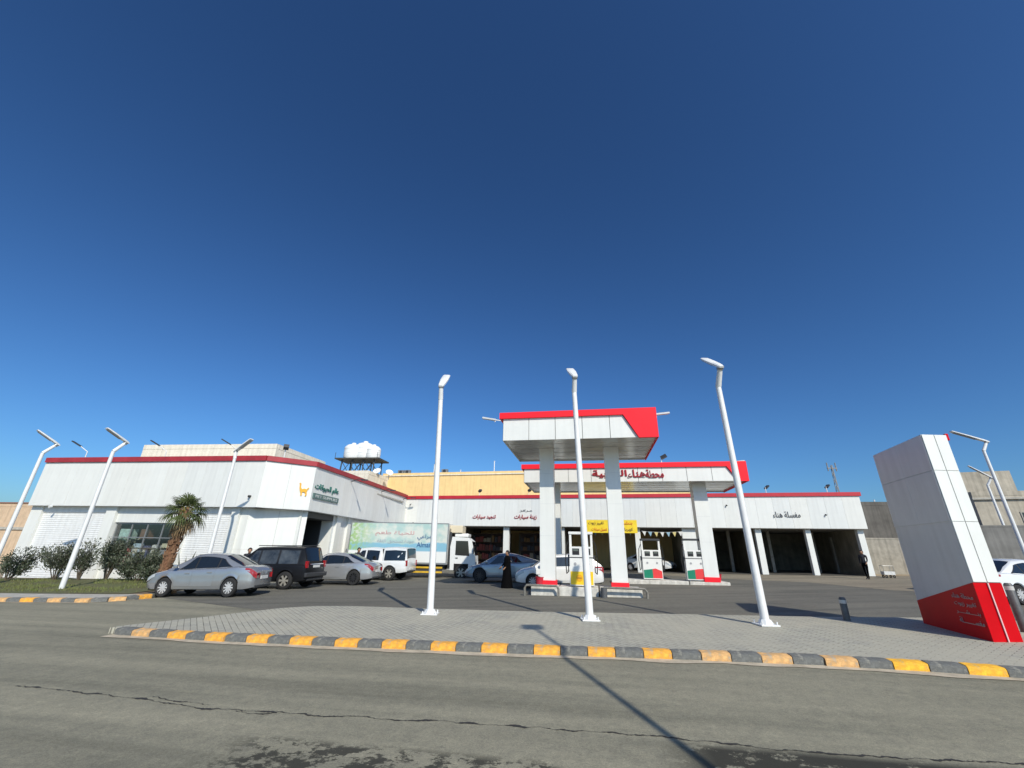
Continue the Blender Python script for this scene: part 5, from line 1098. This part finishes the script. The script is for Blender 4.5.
# water tanks on a steel stand
M_tank = mat('white_tank', (.78, .79, .78), .45, var=.05)
stn = thing('tank_stand', 'dark steel stand carrying white water tanks behind the shop', 'stand', -17.0, 48, 9.0, R(-8)); 
for y_ in (-1, 1):
    for x_ in (-2.0, -.7, .7, 2.0): MB().tube([(x_, y_, 0), (x_*.95, y_, 1.95)], .07, 6).build('leg', M_dark, stn)
    for x_ in (-1.4, 0, 1.4):
        MB().tube([(x_-.65, y_-.02, .1), (x_+.65, y_-.02, 1.9)], .04, 5).build('brace', M_dark, stn); MB().tube([(x_+.65, y_+.06, .1), (x_-.65, y_+.06, 1.9)], .04, 5).build('brace', M_dark, stn)
MB().box(-2.6, 2.6, -1.4, 1.4, 1.95, 2.1).build('deck', mat('stand_deck', (.06, .055, .045), .8, var=.3), stn)
for x_ in (-2.6, 2.4): MB().tube([(x_, -1.4, 1.95), (x_, -1.4, 2.7)], .03, 5).build('rail_post', M_dark, stn)
def tank(label, x, y, z, r, h):
    t = thing('water_tank', label, 'water tank', x, y, z, 0, 'white water tanks')
    pr = [(0, 0), (r*.9, 0), (r, .12*h), (r, .3*h), (r*1.02, .31*h), (r*1.02, .36*h), (r, .37*h), (r, .6*h), (r*1.02, .61*h), (r*1.02, .66*h), (r, .67*h), (r*.96, .76*h), (r*.7, .9*h), (r*.3, .97*h), (0, .98*h)]
    MB().lathe(pr, 24).build('shell', M_tank, t, 40); MB().lathe([(r*.25, .95*h), (r*.25, 1.05*h), (0, 1.06*h)], 14).build('lid', M_tank, t, 40)
tank('white water tank on the stand, leftmost', -18.1, 47.6, 11.1, .95, 1.75); tank('white water tank on the stand, middle and tallest', -16.9, 48.0, 11.1, 1.1, 2.05); tank('white water tank on the stand, rightmost', -15.7, 47.5, 11.1, .8, 1.6)
def dish(label, x, y, z, r, az):
    t = thing('satellite_dish', label, 'dish', x, y, z, az, 'satellite dishes'); rot = Matrix.Rotation(R(50), 3, 'Y'); b = MB(); pr = [(r*i/6, .28*r*(i/6)**2) for i in range(7)]; tmp = MB().lathe(pr, 20)
    b.add([rot @ Vector(v) + Vector((0, 0, r*.8)) for v in tmp.v], tmp.f); b.build('reflector', M_tank, t, 60); MB().tube([(0, 0, -.4), (0, 0, r*.8)], .04, 6).build('mast', M_steel, t); MB().tube([(0, 0, r*.8), rot @ Vector((0, 0, r*.9)) + Vector((0, 0, r*.8))], .02, 5).build('feed_arm', M_steel, t)
dish('white satellite dish right of the water tanks, nearer the stand', -14.6, 46.3, 9.15, .45, R(-100)); dish('white satellite dish right of the water tanks, at the yellow wall', -13.4, 46.8, 9.15, .42, R(-60))
# neighbours on the right
w1 = house('boundary_wall', 'rough beige boundary wall right of the wash bays', 26.5, 36.5, R(-12), 16, .3, 3.0, M_block, parapet=.12); w1['category'] = 'wall'
house('house', 'dark unfinished house behind the boundary wall right of the wash bays', 27.5, 41, R(-10), 9, 8, 6.3, mat('dark_render', (.14, .13, .115), .9, var=.3, vscale=1, streak=.4), [(1.2, 2.2, 3.6, 5.0)])
rh = house('house', 'pale concrete house with flat roof behind the lamp posts at right', 38.5, 35.5, R(-22), 16, 9, 6.6, mat('house_render', (.50, .45, .36), .9, var=.25, vscale=1.2, bump=.3, streak=.35), [(2.6, 3.7, 3.7, 4.9), (6.2, 7.4, 3.6, 4.8), (9.5, 10.6, 3.7, 4.9), (1, 1.8, .9, 2.8)])
MB().box(.0, 3.2, .5, 4.5, 6.601, 8.3).build('roof_room', mat('house_render', (.5, .45, .36), .9), rh); MB().box(-.03, .0, 1.2, 2.6, 6.9, 8.0).build('roof_room_opening', M_glass, rh); MB().box(-.1, 16.1, -.16, -.021, 5.95, 6.1).build('ledge', M_conc, rh)
b = MB(); b.tube([(3.9, -.06, 6.3), (4.0, -.06, 4.0), (4.6, -.08, 3.4), (4.6, -.08, 1.0)], .04, 6); b.build('drain_pipe', M_dark, rh)
w2 = house('boundary_wall', 'grey wall in front of the concrete house at right', 29.5, 29.5, R(-22), 22, .3, 3.6, mat('grey_render', (.22, .215, .20), .9, var=.25, vscale=1, streak=.3), parapet=.1); w2['category'] = 'wall'
# lattice mast far behind
ms = thing('lattice_mast', 'thin lattice communications mast on the skyline above the wash bays', 'mast', 54.0, 70, 1, 0); b = MB()
for i in range(3):
    a = 2*pi*i/3; b.tube([(cos(a)*.5, sin(a)*.5, 0), (cos(a)*.12, sin(a)*.12, 15.2)], .05, 4)
for j in range(14):
    z0 = j*1.08; r1, r2 = .5-.38*z0/15.2, .5-.38*(z0+1.08)/15.2
    for i in range(3): a, c = 2*pi*i/3, 2*pi*(i+1)/3; b.tube([(cos(a)*r1, sin(a)*r1, z0), (cos(c)*r2, sin(c)*r2, z0+1.08)], .03, 4)
M_ms = mat('mast_steel', (.22, .23, .24), .6); b.build('lattice', M_ms, ms); MB().box(-.8, .8, -.1, .1, 14.6, 14.75).build('crossarm', M_ms, ms)
for x_ in (-.7, .7): MB().tube([(x_, 0, 14.2), (x_, 0, 15.6)], .09, 6).build('antenna', M_ms, ms)
t = thing('pole', 'thin pale pole on the skyline right of the wash bays', 'pole', 35.3, 41.5, 5, 0); MB().tube([(0, 0, -.5), (0, 0, 1.9)], [.06, .045], 6).build('shaft', M_white2, t); MB().tube([(0, 0, 1.9), (0, 0, 2.0)], .07, 6).build('finial', M_white2, t)
# hand cart at the end column
ct = thing('hand_cart', 'small white hand cart at the end column of the wash bays', 'cart', 25.35, 30.4, None, R(-10)); ct.scale = (.5, .5, .65); M_ct = mat('cart_white', (.6, .6, .58), .5, var=.2)
MB().bbox(-.65, .65, -.4, .4, .3, .62, .02).build('tray', M_ct, ct); f = MB()
for x_ in (-.6, .6):
    for y_ in (-.36, .36): f.tube([(x_, y_, .3), (x_, y_, 1.15)], .025, 5)
for y_ in (-.36, .36): f.tube([(-.6, y_, 1.15), (.6, y_, 1.15)], .025, 5)
for x_ in (-.6, .6): f.tube([(x_, -.36, 1.15), (x_, .36, 1.15)], .025, 5)
f.build('frame', M_steel, ct)
for x_ in (-.45, .45):
    for y_ in (-.36, .36): o = MB().lathe([(.06, -.04), (.15, -.04), (.15, .04), (.06, .04)], 14, (0, 0, 0), 'y').build('wheel', M_tyre, ct, 40); o.location = (x_, y_, .15)
